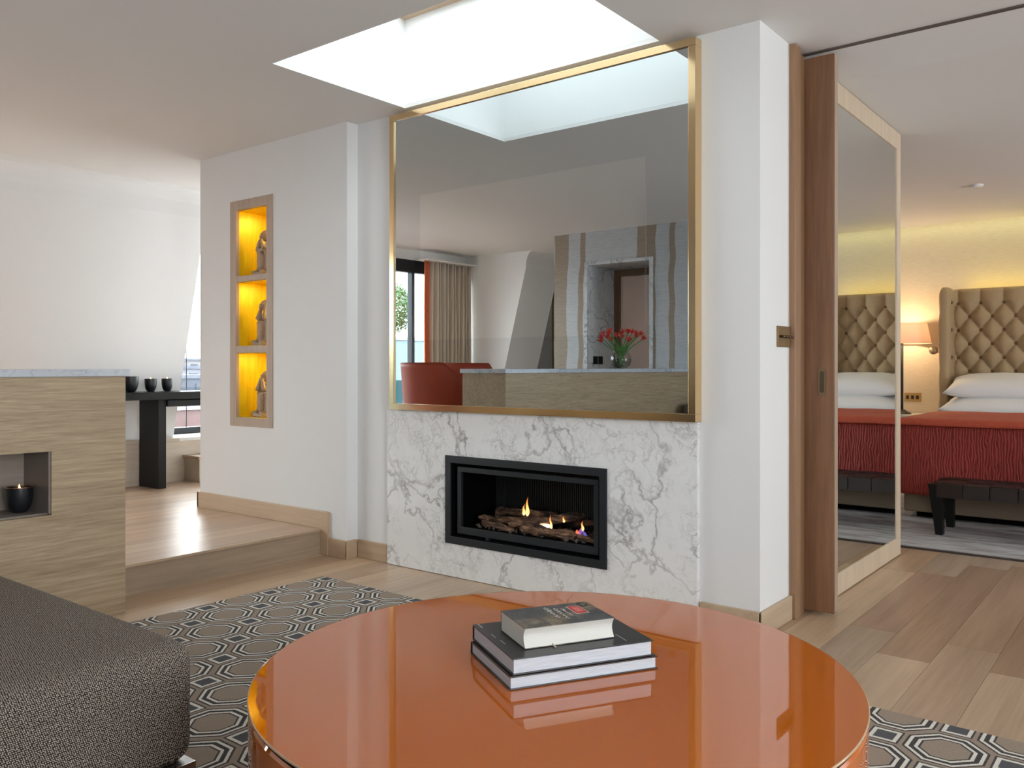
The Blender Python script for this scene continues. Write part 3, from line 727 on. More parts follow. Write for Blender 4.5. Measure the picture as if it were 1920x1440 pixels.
# ================================================================== OTTOMAN + SOFA
tw, nt, bs = newmat('tweed')
sp_ = nt.nodes.new('ShaderNodeSeparateXYZ'); nt.links.new(pos(nt), sp_.inputs[0]); cb_ = nt.nodes.new('ShaderNodeCombineXYZ')
nt.links.new(math_(nt, 'ADD', math_(nt, 'ADD', sp_.outputs[1], math_(nt, 'MULTIPLY', sp_.outputs[2], .35)), math_(nt, 'MULTIPLY', sp_.outputs[0], .25)), cb_.inputs[0]); nt.links.new(math_(nt, 'SUBTRACT', sp_.outputs[0], sp_.outputs[2]), cb_.inputs[1])
vo = N(nt, 'ShaderNodeTexVoronoi', Scale=225, Randomness=.38); vo.voronoi_dimensions = '2D'; nt.links.new(cb_.outputs[0], vo.inputs['Vector'])
g = noise(nt, cb_.outputs[0], 60, 3); g2 = noise(nt, cb_.outputs[0], 200, 3)
t_ = math_(nt, 'ADD', vo.outputs['Distance'], math_(nt, 'ADD', math_(nt, 'MULTIPLY', g, .12), math_(nt, 'MULTIPLY', g2, .25)))
nt.links.new(ramp(nt, t_, [(.31, (.66, .56, .46)), (.48, (.21, .165, .13)), (.66, (.014, .011, .010))]), bs.inputs['Base Color'])
bs.inputs['Roughness'].default_value = .9; bump(nt, bs, t_, .7, -.004)
ot = thing('ottoman', (-2.7, .6, .0125), 'large grey brown tweed ottoman with rounded corners on metal feet', 'ottoman'); oo = ot.location
o = B(oo)
o.box(-3.55, -1.918, .04, 1.185, .125, .425, .05, 6)
def swell(bm, cx, cy, hx, hy, ztop, amt):
    for v_ in bm.verts:
        if v_.co.z > ztop-.02:
            ax = min(1, max(0, 1-abs((v_.co.x-cx)/hx)**4)); ay = min(1, max(0, 1-abs((v_.co.y-cy)/hy)**4)); v_.co.z += amt*ax*ay
bmesh.ops.subdivide_edges(o.bm, edges=[e for e in o.bm.edges if e.calc_length() > .2], cuts=10, use_grid_fill=True)
swell(o.bm, -2.75, .61, .8, .57, .425, .02)
o.build('cushion_body', tw, ot, smooth=True)
for (fx, fy) in ((-1.952, 1.145), (-3.5, 1.145), (-1.952, .09), (-3.5, .09)):
    B(oo).box(fx-.035, fx+.035, fy-.035, fy+.035, .0125, .128, .002).build('foot', STEEL, ot)
B(oo).box(-3.45, -2.03, .10, 1.07, .085, .124).build('plinth', BLACKM, ot)
sf = thing('sofa', (-2.3, -.4, .0125), 'tweed sofa behind the ottoman, its back just showing in the mirror corner', 'sofa'); fo_ = sf.location
B(fo_).box(-3.65, -1.0, -.84, .02, .125, .42, .04, 4).build('seat', tw, sf, smooth=True)
B(fo_).box(-3.65, -1.0, -.86, -.62, .421, .77, .05, 4).build('backrest', tw, sf, smooth=True)
B(fo_).box(-3.68, -3.45, -.615, .0, .421, .60, .05, 4).build('armrest', tw, sf, smooth=True)
for fx, fy in ((-3.5, -.75), (-1.1, -.75), (-3.5, -.06), (-1.1, -.06)): B(fo_).box(fx-.03, fx+.03, fy-.03, fy+.03, .0125, .126).build('foot', STEEL, sf)

# ================================================================== ORANGE TABLE
tb = thing('coffee_table', (-1.151, 1.626, .0125), 'round glossy orange coffee table', 'coffee table'); tbo = tb.location
org, nt, bs = newmat('orange_gloss')
bs.inputs['Base Color'].default_value = (.54, .125, .008, 1); bs.inputs['Roughness'].default_value = .6; bs.inputs['Specular IOR Level'].default_value = 0
bs.inputs['Coat Weight'].default_value = 1; bs.inputs['Coat Roughness'].default_value = .0; bs.inputs['Coat IOR'].default_value = 2.2
C0 = (-1.151, 1.626)
R = .682
B(tbo).lathe([(R-.004, .3945), (R-.001, .3955), (R-.001, .3995), (R-.0015, .400)], 160, (*C0, 0)).build('table_top', org, tb)
B(tbo).lathe([(R-.0009, .3955), (R+.0012, .3957), (R+.0012, .3998), (R-.0012, .4002)], 160, (*C0, 0), cap=False).build('glass_edge', flat('glass_rim', (.55, .36, .22), .05, 0, ior=1.5), tb, smooth=True)
B(tbo).lathe([(R-.006, .385), (R-.006, .3945)], 128, (*C0, 0)).build('shadow_gap', BLACKV, tb, autosmooth=40)  # black ring, its colour stands for the shade below the rim
B(tbo).lathe([(R-.006, .02), (R-.003, .024), (R-.001, .380), (R-.006, .385)], 160, (*C0, 0)).build('drum', org, tb, autosmooth=40)
B(tbo).lathe([(R-.05, .0125), (R-.05, .02)], 96, (*C0, 0)).build('plinth', BLACKM, tb, autosmooth=40)

# ================================================================== BOOKS
def book(name, corner, L, Wd, ang, z, h, cm, pm, label, ct_=.003, overhang=.004, rounded=False):
    t = thing(name, (corner[0], corner[1], z), label, 'book', 'books stacked on the orange table', rz=ang)
    # local: x along the front (fore edge side), y backwards; spine is at +y side or far-left
    B().box(0, L, 0, Wd, 0, ct_, .0008).box(0, L, 0, Wd, h-ct_, h, .0008).box(0, L, Wd-ct_, Wd, ct_, h-ct_, .0008).build('cover', cm, t)
    def f(u_, v_): pass
    b = B(); o_ = overhang
    ptsn = 8; prof = []
    for i in range(ptsn+1):
        s = i/ptsn; zz = ct_+(h-2*ct_)*s; prof.append((o_+(.010*math.sin(s*PI) if rounded else 0), zz))
    prof += [(Wd-ct_, h-ct_), (Wd-ct_, ct_)]
    b.prism(prof, 0, o_, L-o_); b.build('pages', pm, t)
    return t
pgm, nt, bs = newmat('book_pages')
f = noise(nt, pos(nt, (.02, .02, 1)), 900, 2); nt.links.new(ramp(nt, f, [(.3, (.46, .48, .53)), (.7, (.62, .64, .69))]), bs.inputs['Base Color']); bs.inputs['Roughness'].default_value = .7
PAPER = pgm
BKC = flat('black_cloth', (.012, .013, .015), .33)
BRC = flat('dark_brown_cloth', (.030, .016, .013), .35)
a1 = math.atan2(.319, .186)
bk1 = book('book', (-1.141, 1.450), .370, .262, a1, .4005, .0295, BRC, PAPER, 'large dark brown hardback lying lowest on the orange table')
bk2 = book('book', (-1.139, 1.458), .352, .268, a1+.0, .4310, .0365, BKC, PAPER, 'large black hardback in the middle of the stack on the table')
for (lx, ly, w_, hh_) in ((.012, .235, .034, .004), (.016, .150, .03, .002), (.02, .10, .03, .002), (.29, .02, .002, .05)):
    B().box(lx, lx+hh_ if w_ > hh_ else lx+w_, ly, ly+(w_ if w_ > hh_ else hh_), .0366, .0368).build('cover_print', flat('print_grey', (.45, .47, .47), .4), bk2)
a3 = math.atan2(1.733-1.535, -1.046+1.160)
covm, nt, bs = newmat('photo_cover')
c1 = noise(nt, pos(nt, (1, 1, 1), obj=True), 22, 6, .7, 1.0); c2 = noise(nt, pos(nt, (1, 1, 1), obj=True), 7, 3)
sepc = nt.nodes.new('ShaderNodeSeparateXYZ'); nt.links.new(pos(nt, obj=True), sepc.inputs[0])
cc = mixc(nt, ramp(nt, c2, [(.42, (0, 0, 0)), (.58, (1, 1, 1))]), ramp(nt, c1, [(.35, (.05, .04, .03)), (.55, (.22, .17, .11)), (.75, (.42, .34, .24))]), ramp(nt, c1, [(.35, (.02, .022, .03)), (.7, (.09, .09, .09))]))
nt.links.new(cc, bs.inputs['Base Color']); bs.inputs['Roughness'].default_value = .4
bk3 = book('book', (-1.155, 1.523), .228, .150, a3, .4680, .0475, covm, flat('cream_pages', (.66, .64, .59), .7), 'thick paperback sized book with photo cover and red label, topmost of the stack', .002, .001, True)
RED = flat('label_red', (.55, .02, .018), .7); WHT = flat('print_white', (.5, .48, .44), .6)
bx = lambda x0, x1, y0, y1, m, nm, zz=.0476, lab=None: tag(B().box(x0, x1, y0, y1, zz, zz+.0002).build(nm, m, bk3), lab)
bx(.158, .192, .058, .122, WHT, 'label_border', lab='red title label'); redl = bx(.161, .189, .061, .119, RED, 'red_label', .0479)
for i in range(3):
    b = B()
    for j in range(7): b.box(.169+i*.006-.001, .171+i*.006-.001+.0012, .072+j*.0055, .0755+j*.0055, .0482, .0483)
    b.build('label_print', flat('pink_print', (.85, .45, .4), .4), redl)
def scribble(x0, y0, x1, y1, amp, n):
    pts = []
    for i in range(n*8+1):
        s = i/(n*8); px = x0+(x1-x0)*s+amp*math.sin(s*n*2*PI)*(.6+.4*math.sin(i*1.7)); py = y0+(y1-y0)*s+amp*.35*math.cos(s*n*2*PI*1.3)
        pts.append((px, py, .0480))
    B().tube(pts, .0007, 4).build('title_script', WHT, bk3)
scribble(.105, .045, .108, .135, .007, 6); scribble(.124, .03, .127, .12, .006, 6); scribble(.142, .05, .143, .11, .004, 5)
B().lathe([(.010, .0480), (.014, .0480), (.014, .0483), (.010, .0483)], 20, (.205, .125, 0), cap=False).build('portrait_ring', BLACKW, bk3)
B().tube([(.07, .004, .004), (.068, -.006, .003), (.070, -.014, .002)], .0016, 6).build('ribbon', WHT, bk3)

# ================================================================== SWITCH PLATE
sw = thing('light_switch', (-1.345, 3.62, 1.235), 'bronze switch plate with four toggles on the white pier', 'light switch'); swo = sw.location
B(swo).box(-1.345, -1.338, 3.541, 3.688, 1.190, 1.280, .0015).build('switch_plate', GOLD, sw)
for i in range(4):
    y = 3.565+i*.034; B(swo).tube([(-1.339, y, 1.235), (-1.325, y, 1.236), (-1.316, y, 1.232)], [.006, .005, .006], 10).build('toggle', flat('dark_bronze', (.12, .08, .05), .3, 1), sw, smooth=True)

# ================================================================== BEDROOM
bd = thing('bed', (-.65, 7.7, 0), 'double bed with tan upholstered base and tall buttoned headboard', 'bed'); bo = bd.location
TAN2, nt, bs = newmat('tan_upholstery')
f = noise(nt, pos(nt), 300, 2); nt.links.new(ramp(nt, f, [(.3, (.38, .265, .145)), (.7, (.48, .35, .20))]), bs.inputs['Base Color']); bs.inputs['Roughness'].default_value = .8; bump(nt, bs, f, .2, .002)
BX0, BX1 = -1.6, .30
BASE = flat('base_fabric', (.24, .18, .125), .85)
B(bo).box(BX0+.01, BX1-.01, 6.70, 8.80, .055, .44, .01).build('bed_base', BASE, bd)
B(bo).box(BX0+.08, BX1-.08, 6.78, 8.7, .0105, .055).build('plinth', BLACKV, bd)
WHITE = flat('white_linen', (.84, .84, .84), .8)
B(bo).box(BX0, BX1, 6.68, 8.80, .441, .690, .05, 5).build('mattress', WHITE, bd, smooth=True)
def HX(i): return -1.629+i*.1877
zr = [1.705-.1265*k for k in range(10)]
btn = []
for k, z_ in enumerate(zr):
    off = 0 if k % 2 == 0 else .5
    for i in range(11 if off == 0 else 10):
        xx_ = HX(i+off); btn.append((xx_, z_))
def tuft(x_, z_):
    # depth of diamond tufting: 0 at seams/buttons, 1 mid-diamond
    a = (x_+1.629)/.1877; c_ = (1.705-z_)/.253
    p = (a+c_) % 1; q = (a-c_) % 1
    s = (math.sin(p*PI)*math.sin(q*PI))
    return max(0, s)**.5
nx, nz_ = 200, 110
def hbf(u_, v_):
    x_ = -1.665+u_*1.95; z_ = .60+v_*1.24; t_2 = tuft(x_, z_)
    if z_ > 1.705:
        a = (x_+1.629)/.1877; s = abs(math.sin(a*PI))**.5; t_2 = s*(1-(z_-1.705)/.14*.2)
    edge = min(1, (1.84-z_)/.03)**.5 if z_ < 1.84 else 0
    return (x_, 8.905-.055*t_2*edge-.0-.012, z_)
b = B(bo); b.grid(hbf, nx, nz_); b.build('tufted_panel', TAN2, bd, smooth=True)
B(bo).box(-1.66, .285, 8.90, 8.96, .1, 1.838, .01).build('headboard_core', TAN2, bd)
for sx in (-1, 1):
    xc = -1.705 if sx < 0 else .33
    def wf(u_, v_):
        # closed cross-section around the wing (in x,y), swept in z
        a = u_*2*PI; z_ = .12+v_*1.725
        top = max(0., 1-max(0, z_-1.78)/.065)**.5 if z_ > 1.78 else 1
        puff = .006*abs(math.sin((z_-.6)/.253*PI))
        ex = .046+puff; ey = .17
        ca, sa = math.cos(a), math.sin(a)
        q = abs(ca)**.5*(1 if ca > 0 else -1), abs(sa)**.5*(1 if sa > 0 else -1)
        return (xc+q[0]*ex*(.55+.45*top), 8.79+q[1]*ey*(.75+.25*top), z_)
    b = B(bo); b.grid(wf, 40, 60, closeu=True)
    b.bm.verts.ensure_lookup_table()
    top = [v_ for v_ in b.bm.verts if abs(v_.co.z-1.845) < 1e-4]
    try: b.bm.faces.new(sorted(top, key=lambda v_: math.atan2(v_.co.y-8.79, v_.co.x-xc)))
    except Exception: pass
    b.build('headboard_wing', TAN2, bd, smooth=True)
bmesh_btn = B(); bmesh_btn.ell((0, 0, 0), (.018, .011, .018), u=12, v=8)
b0 = bmesh_btn.build('button', flat('brown_button', (.17, .085, .035), .35), bd, smooth=True)
first = True
for (xx_, z_) in btn:
    if z_ < .72 or xx_ > .27: continue
    o = b0 if first else b0.copy()
    if not first: COL.objects.link(o)
    first = False
    o.location = Vector((xx_, 8.888, z_))-bo
for k in range(5):
    o = b0.copy(); COL.objects.link(o); o.location = Vector((-1.655, 8.70, 1.705-k*.253))-bo
# pillows
def pillow(cx_, cy, cz, wx, wy, th, tilt, label):
    b = B()
    for sgn in (1, -1):
        def pf(u_, v_):
            a, c_ = u_*2-1, v_*2-1
            d = max(0, (1-abs(a)**3.2)*(1-abs(c_)**3.2))**.55
            ff = 1-.05*(1-abs(c_))*abs(a)
            return (a*wx/2*(1-.06*(1-c_*c_)*abs(a)), c_*wy/2*(1-.05*(1-a*a)), sgn*th/2*d+.004*mnoise.noise(Vector((a*3, c_*3, sgn+cx_))))
        b.grid(pf, 28, 20)
    bmesh.ops.remove_doubles(b.bm, verts=b.bm.verts, dist=.009)
    o = b.build('pillow', WHITE, smooth=True); o.location = (cx_, cy, cz); o.rotation_euler.x = tilt
    return tag(o, label, 'pillow', 'white pillows on the bed')
pillow(-1.19, 8.42, .775, .95, .56, .17, math.radians(8), 'white pillow lying under another at the left of the bed')
pillow(-1.20, 8.52, .94, .90, .52, .19, math.radians(14), 'white pillow on top of the left pair against the headboard')
pillow(-.17, 8.42, .775, .90, .56, .17, math.radians(8), 'white pillow lying under another at the right of the bed, seen in the closet mirror')
pillow(-.17, 8.52, .94, .88, .52, .19, math.radians(14), 'white pillow on top of the right pair, seen in the closet mirror')
# throw
th, nt, bs = newmat('quilted_throw')
wv = N(nt, 'ShaderNodeTexWave', _wave_type='BANDS', _bands_direction='X', Scale=17, Distortion=7, Detail=2, Detail_Scale=1.6); nt.links.new(pos(nt, (1, 1, .35)), wv.inputs['Vector'])
n1 = noise(nt, pos(nt, (1, 1, 1)), 90, 3)
nt.links.new(mixc(nt, ramp(nt, wv.outputs['Fac'], [(.2, (0, 0, 0)), (.8, (1, 1, 1))]), (.22, .012, .009), (.36, .030, .018)), bs.inputs['Base Color'])
bs.inputs['Roughness'].default_value = .65; bs.inputs['Sheen Weight'].default_value = .4; bs.inputs['Sheen Tint'].default_value = (1, .5, .35, 1)
bump(nt, bs, wv.outputs['Fac'], .5, .012)
tw_ = thing('bed_throw', (-.65, 7.3, .7), 'red quilted bedspread draped over the foot of the bed', 'bedspread'); tho = tw_.location
def drape(ztop, ex0, ex1, ey, yback, lenx, leny, lift):
    def f_(u_, v_):
        s = -(lenx)+u_*((ex1-ex0)+2*lenx); t = -leny+v_*((yback-ey)+leny)
        dx = max(0, -s) if s < 0 else max(0, s-(ex1-ex0)); dy = max(0, -t)
        x_ = ex0+min(max(s, 0), ex1-ex0); y_ = ey+max(t, 0)
        r = .045
        def over(d): # (outward, down)
            if d < r*1.57: a = d/r; return r*math.sin(a), r*(1-math.cos(a))
            return r, r+(d-r*1.57)
        ox, dzx = over(dx); oy, dzy = over(dy)
        drop = (dzx**3+dzy**3)**(1/3)
        sg = -1 if s < 0 else 1
        fold = .012*math.sin(x_*9+1)*min(1, dzy*3)
        foldx = .015*math.sin(y_*7)*min(1, dzx*3)
        cor = min(dx, dy)*.28
        wr = .006*mnoise.noise(Vector((x_*3, y_*3, 0)))
        X = x_+sg*(ox-r+.01+foldx*1+cor*1.0+dzx*.06); Y = y_-(oy-r+.012+fold+cor*.5+dzy*.04)
        return (X, Y, ztop-drop+wr+lift)
    return f_
b = B(tho); b.grid(drape(.705, BX0, BX1, 6.68, 7.95, .50, .545, 0), 90, 70)
b.build('main_layer', th, tw_, smooth=True, mods=(('SOLIDIFY', dict(thickness=.012, offset=1)),))
b = B(tho); b.grid(drape(.722, BX0, BX1, 6.66, 7.96, .10, .065, 0), 80, 40)
b.build('folded_layer', flat('throw_top_lit', (.50, .080, .036), .65, nz=40), tw_, smooth=True, mods=(('SOLIDIFY', dict(thickness=.014, offset=1)),))  # lighter red puts the light on the bed's top into the colour
# bench
bn = thing('bedroom_bench', (-.55, 6.3, 0), 'dark leather strapped bench with tapered legs at the foot of the bed', 'bench'); bno = bn.location
LEA = flat('dark_leather', (.018, .009, .007), .45)
bz = .341
x0, x1 = -1.30, .2
for (xa, s) in ((x0, 1), (x1, -1)):
    for ya in (6.10, 6.44):
        b = B(bno); hz = bz-.003
        w1, w2 = .088*s, .043*s
        pts = [(xa, hz), (xa+w1, hz), (xa+w1, .22), (xa+w1, .0105), (xa+w1-w2, .0105)]
        b.prism(pts, 1, ya, ya+.06); b.build('leg', BLACKW, bn)
B(bno).box(x0+.088, x1-.088, 6.103, 6.13, .258, bz-.004).box(x0+.088, x1-.088, 6.47, 6.497, .258, bz-.004).box(x0+.01, x0+.05, 6.16, 6.44, .27, bz-.004).box(x1-.05, x1-.01, 6.16, 6.44, .27, bz-.004).build('rail', BLACKW, bn)
n = 9; sw_ = (x1-x0-.10)/n
for i in range(n):
    xa = x0+.05+i*sw_
    b = B(bno)
    b.box(xa+.003, xa+sw_-.003, 6.094, 6.506, bz-.003, bz+.003, .001); b.box(xa+.003, xa+sw_-.003, 6.094, 6.1005, .255, bz-.003); b.box(xa+.003, xa+sw_-.003, 6.4995, 6.506, .255, bz-.003)
    b.build('strap', LEA, bn)
for j in range(3):
    ya = 6.12+j*.13
    for i in range(n):
        if (i+j) % 2: continue
        xa = x0+.05+i*sw_
        B(bno).box(xa-.004, xa+sw_+.004, ya, ya+.105, bz+.0032, bz+.0075, .0015, 1).build('woven_strap', LEA, bn)
# nightstand, lamp, sockets, reading light
ns = thing('nightstand', (-2.1, 8.85, 0), 'nightstand with a white top beside the bed', 'nightstand')
B(ns.location).box(-2.42, -1.80, 8.62, 9.13, .625, .655, .004).build('top', flat('white_top', (.8, .77, .7), .3), ns)
B(ns.location).box(-2.40, -1.82, 8.64, 9.13, .05, .624, .003).build('body', PALE_UP, ns)
B(ns.location).box(-2.38, -1.84, 8.622, 8.64, .36, .60, .003).build('drawer', PALE_UP, ns); B(ns.location).ell((-2.11, 8.612, .48), (.012, .012, .012)).build('knob', BRASS, [c_ for c_ in bpy.data.objects if c_.name == 'drawer'][0], smooth=True)
B(ns.location).box(-2.38, -1.84, 8.622, 8.64, .08, .35, .003).build('drawer', PALE_UP, ns)
lm = thing('table_lamp', (-2.12, 8.86, .655), 'table lamp with a cream drum shade on a slim dark base beside the bed', 'lamp'); lo = lm.location
shm, nt, bs = newmat('lamp_shade'); nt.nodes.remove(bs)
df = N(nt, 'ShaderNodeBsdfDiffuse', Color=(.70, .52, .42, 1)); tl = N(nt, 'ShaderNodeBsdfTranslucent', Color=(.55, .36, .26, 1)); mx = nt.nodes.new('ShaderNodeMixShader'); mx.inputs[0].default_value = .28
nt.links.new(df.outputs[0], mx.inputs[1]); nt.links.new(tl.outputs[0], mx.inputs[2]); nt.links.new(mx.outputs[0], nt.nodes['Material Output'].inputs[0])
B(lo).lathe([(.262, 1.335), (.222, 1.530)], 48, (-2.12, 8.86, 0), cap=False).build('lamp_shade', shm, lm, smooth=True)
B(lo).tube([(-2.12, 8.86, .67), (-2.12, 8.86, 1.34)], .014, 12).build('pole', BLACKM, lm, smooth=True)
B(lo).lathe([(.085, .655), (.085, .662), (.06, .672), (.02, .70)], 32, (-2.12, 8.86, 0)).build('base', BLACKM, lm, smooth=True)
B(lo).ell((-2.12, 8.86, 1.40), (.03, .03, .04)).build('bulb', flat('bulb', (1, .9, .7), .5, emis=(1, .78, .5), es=4), lm, smooth=True)
l = bpy.data.lights.new('lamp_bulb', 'POINT'); l.energy = 11; l.color = (1, .72, .42); l.shadow_soft_size = .05
o = bpy.data.objects.new('lamp_bulb', l); COL.objects.link(o); o.location = (-2.12, 8.86, 1.46)
ps = thing('power_socket', (-2.09, BY, .81), 'brass double socket plate on the cream wall above the nightstand', 'socket')
B(ps.location).box(-2.166, -2.008, BY-.006, BY, .765, .853, .001).build('socket_plate', flat('socket_brass', (.50, .33, .13), .35, .5), ps)
for i in range(3): B(ps.location).box(-2.148+i*.046, -2.122+i*.046, BY-.0075, BY-.0055, .79, .828).build('socket_insert', flat('dark_bronze', (.12, .08, .05), .3, 1), ps)
rl = thing('reading_light', (-1.80, 8.80, 1.27), 'small round brass reading light beside the headboard wing', 'reading light')
M = Matrix.Rotation(math.radians(100), 4, 'X')
B(rl.location).tube([(-1.752, 8.80, 1.245), (-1.79, 8.76, 1.25), (-1.80, 8.72, 1.262)], .006, 8).build('arm', BRASS, rl, smooth=True)
B(rl.location).tube([(-1.80, 8.735, 1.262), (-1.802, 8.72, 1.263), (-1.805, 8.695, 1.266)], [.018, .036, .040], 20).build('head', flat('cream_brass', (.62, .45, .28), .3, .6), rl, smooth=True)
# bedroom rug
rgm, nt, bs = newmat('grey_rug')
f = noise(nt, pos(nt, (.25, 1.4, 1)), 9, 7, .75, .6)
nt.links.new(ramp(nt, f, [(.35, (.22, .185, .165)), (.5, (.42, .41, .41)), (.65, (.60, .61, .63))]), bs.inputs['Base Color']); bs.inputs['Roughness'].default_value = .95
r2 = thing('bedroom_rug', (-.5, 7, .0005), 'mottled silver grey rug with a dark edge under the bed', 'rug')
B(r2.location).box(-2.5, 1.8, 5.60, 9.0, .0005, .010).build('pile', rgm, r2)
B(r2.location).box(-2.5, 1.8, 5.582, 5.5995, .0005, .011).build('edge_binding', flat('binding_dark', (.07, .055, .05), .9), r2)
# LED strips: headboard top and ceiling cove
LED = flat('led_strip', (1, .85, .3), .5, emis=(1, .72, .12), es=5)
tag(B((-.65, 8.985, 1.80)).box(-1.64, .27, 8.975, 8.99, 1.79, 1.80).build('led_strip', LED), 'glowing yellow light strip behind the top of the headboard', 'light strip')
struct(B().box(-3.0, 3.2, 8.9305, 8.945, 2.4775, HC), 'trim_cove', CEIL)
area('headboard_glow', (-.68, 9.03, 1.82), (PI, 0, 0), 1.8, .05, 1.6, (1, .74, .10))
area('cove_light', (-.5, 9.03, HC-.01), (math.radians(20), 0, 0), 4.5, .05, 2.2, (.95, .95, .45))
sd2 = tag(B((-1.2, 7.2, HC)).lathe([(.05, -.0), (.05, -.008), (.035, -.02), (.0, -.022)][:3], 24, (-1.2, 7.2, 2.4765)).build('smoke_detector', CEIL, smooth=False), 'small white detector on the bedroom ceiling', 'smoke detector')

# ================================================================== SEEN IN THE MIRROR
# curtain
cu = thing('curtain', (-7.1, -1.2, PZ), 'pleated beige curtain with an orange edge beside the terrace window, seen in the mirror', 'curtain'); cuo = cu.location
def cf(u_, v_):
    y_ = -1.60+u_*.75; z_ = 2.385-v_*(2.385-PZ-.02)
    return (-7.12+.035*math.sin(u_*2*PI*11)+.01*math.sin(u_*31+v_*2), y_+.008*math.sin(v_*4+u_*20), z_)
B(cuo).grid(cf, 260, 12).build('pleats', flat('curtain_beige', (.58, .50, .41), .8), cu, smooth=True, mods=(('SOLIDIFY', dict(thickness=.004)),))
def cf2(u_, v_):
    y_ = -.85+u_*.11; z_ = 2.385-v_*(2.385-PZ-.02)
    return (-7.10-.05*math.sin(u_*PI)+.03*u_, y_+.01*math.sin(v_*5), z_)
B(cuo).grid(cf2, 14, 12).build('leading_edge', flat('curtain_orange', (.62, .15, .055), .7), cu, smooth=True, mods=(('SOLIDIFY', dict(thickness=.006)),))
B(cuo).box(-7.2, -7.0, -1.61, -.72, 2.387, 2.40).build('rail', CEIL, cu)
# tub chairs
VEL, nt, bs = newmat('rust_velvet'); bs.inputs['Base Color'].default_value = (.28, .032, .009, 1); bs.inputs['Roughness'].default_value = .6; bs.inputs['Sheen Weight'].default_value = .2; bs.inputs['Sheen Tint'].default_value = (1, .45, .25, 1)
def tub(loc, rz, label):
    t = thing('tub_chair', loc, label, 'chair', 'rust velvet chairs seen in the mirror', rz)
    def sf_(u_, v_):
        a = math.radians(-125+250*u_)      # around, back is +y
        e = abs(u_*2-1)
        H = 1.0-.30*max(0, e-.62)**1.2*2.6
        zc = v_
        # closed profile: outer up, over, inner down
        if v_ < .5: s = v_*2; r = .27+.055*s; z_ = .30+(H-.30)*s
        else: s = (v_-.5)*2; r = .325-.075*math.sin(min(1, s*6)*PI/2)-.01*s; z_ = H+.02*math.sin(min(1, s*4)*PI)-(H-.40)*s
        return (r*math.sin(a)*1.0, r*math.cos(a)*.98, z_)
    B().grid(sf_, 48, 30).build('shell', VEL, t, smooth=True)
    B().lathe([(.20, .28), (.255, .30), (.265, .36), (.265, .44), (.245, .475), (.1, .49)], 36).build('seat', VEL, t, autosmooth=50)
    for (a, c_) in ((.17, .17), (-.17, .17), (.17, -.17), (-.17, -.17)):
        B().tube([(a, c_, .285), (a*1.15, c_*1.15, .002)], [.018, .011], 10).build('leg', BLACKW, t, smooth=True)
    return t
t1 = tub((-5.47, .80, PZ), math.radians(22), 'rust velvet tub chair with its back turned, left of the counter in the mirror')
t2 = copy_tree(t1, None, 'rust velvet tub chair half hidden behind the counter end in the mirror'); t2.location = (-5.75, .08, PZ); t2.rotation_euler.z = math.radians(-15)
# vase of tulips
vx, vy, vz = -3.94, .0, 1.0945
va_ = thing('glass_vase', (vx, vy, vz), 'round clear glass vase with a handle holding the tulips, on the counter', 'vase')
gp = [(.02, 0), (.055, .001), (.085, .03), (.097, .07), (.09, .115), (.066, .15), (.062, .165), (.060, .165), (.063, .15), (.087, .115), (.093, .07), (.081, .033), (.05, .007), (.02, .006)]
B().lathe(gp, 40).build('bowl', GLASS, va_, smooth=True)
B().tube([(-.05, -.05, .15), (-.09, -.085, .16), (-.10, -.09, .11), (-.07, -.065, .07)], .006, 8).build('handle', GLASS, va_, smooth=True)
wt = flat('vase_water', (.55, .62, .58), .05); 
wm, nt, bs = newmat('water'); nt.nodes.remove(bs); tr = N(nt, 'ShaderNodeBsdfTransparent', Color=(.80, .88, .86, 1)); nt.links.new(tr.outputs[0], nt.nodes['Material Output'].inputs[0])
B().lathe([(.05, .008), (.08, .033), (.092, .07), (.09, .09)], 32).build('water', wm, va_, smooth=True)
GRN = flat('tulip_green', (.07, .19, .035), .5); GR2 = flat('tulip_leaf_green', (.10, .26, .06), .5); TUL = flat('tulip_red', (.50, .028, .015), .45)
for i in range(20):
    a = i*2.399; rr = .05+.15*math.sqrt((i+.5)/20); hx, hy = rr*math.cos(a), rr*math.sin(a)
    hz = .335-.9*rr*rr*3.0+rnd.uniform(-.03, .05)
    t = thing('tulip', (vx, vy, vz), 'red tulip on a curved green stem in the glass vase', 'flower', 'red tulips in the glass vase')
    base = (-hx*.12, -hy*.12, .02)
    p = [base, (hx*.12, hy*.12, .12), (hx*.45, hy*.45, hz*.7), (hx*.85, hy*.85, hz-.02), (hx, hy, hz)]
    B().tube(p, .0035, 6).build('stem', GRN, t, smooth=True)
    b = B(); M = Matrix.Translation((hx, hy, hz)) @ Matrix.Rotation(rr*3.2, 4, Vector((-math.sin(a), math.cos(a), 0)))
    for k in range(6):
        ka = k*PI/3; 
        def pf(u_, v_):
            s = v_; w_ = (u_-.5)*1.15*math.sin(min(1, s*1.15+.12)*PI)**.7
            r_ = .004+.022*math.sin(s*PI*.62)+(.003 if k % 2 else 0)
            return M @ Vector((r_*math.cos(ka+w_), r_*math.sin(ka+w_), s*.055))
        b.grid(pf, 4, 5)
    b.build('bloom', TUL, t, smooth=True)
    if i % 2 == 0:
        b = B(); a2 = a+.6
        def lf(u_, v_):
            wdt = .016*math.sin(min(1, v_*.9+.1)*PI)**.8; d_ = v_
            q = Vector((math.cos(a2), math.sin(a2), 0)); sd_v = Vector((-math.sin(a2), math.cos(a2), 0))
            return q*(.01+.12*d_**1.4)+sd_v*((u_-.5)*2*wdt)+Vector((0, 0, .05+.24*d_-.07*d_*d_+.004*abs(u_-.5)))
        b.grid(lf, 2, 8); b.build('leaf', GR2, t, smooth=True)

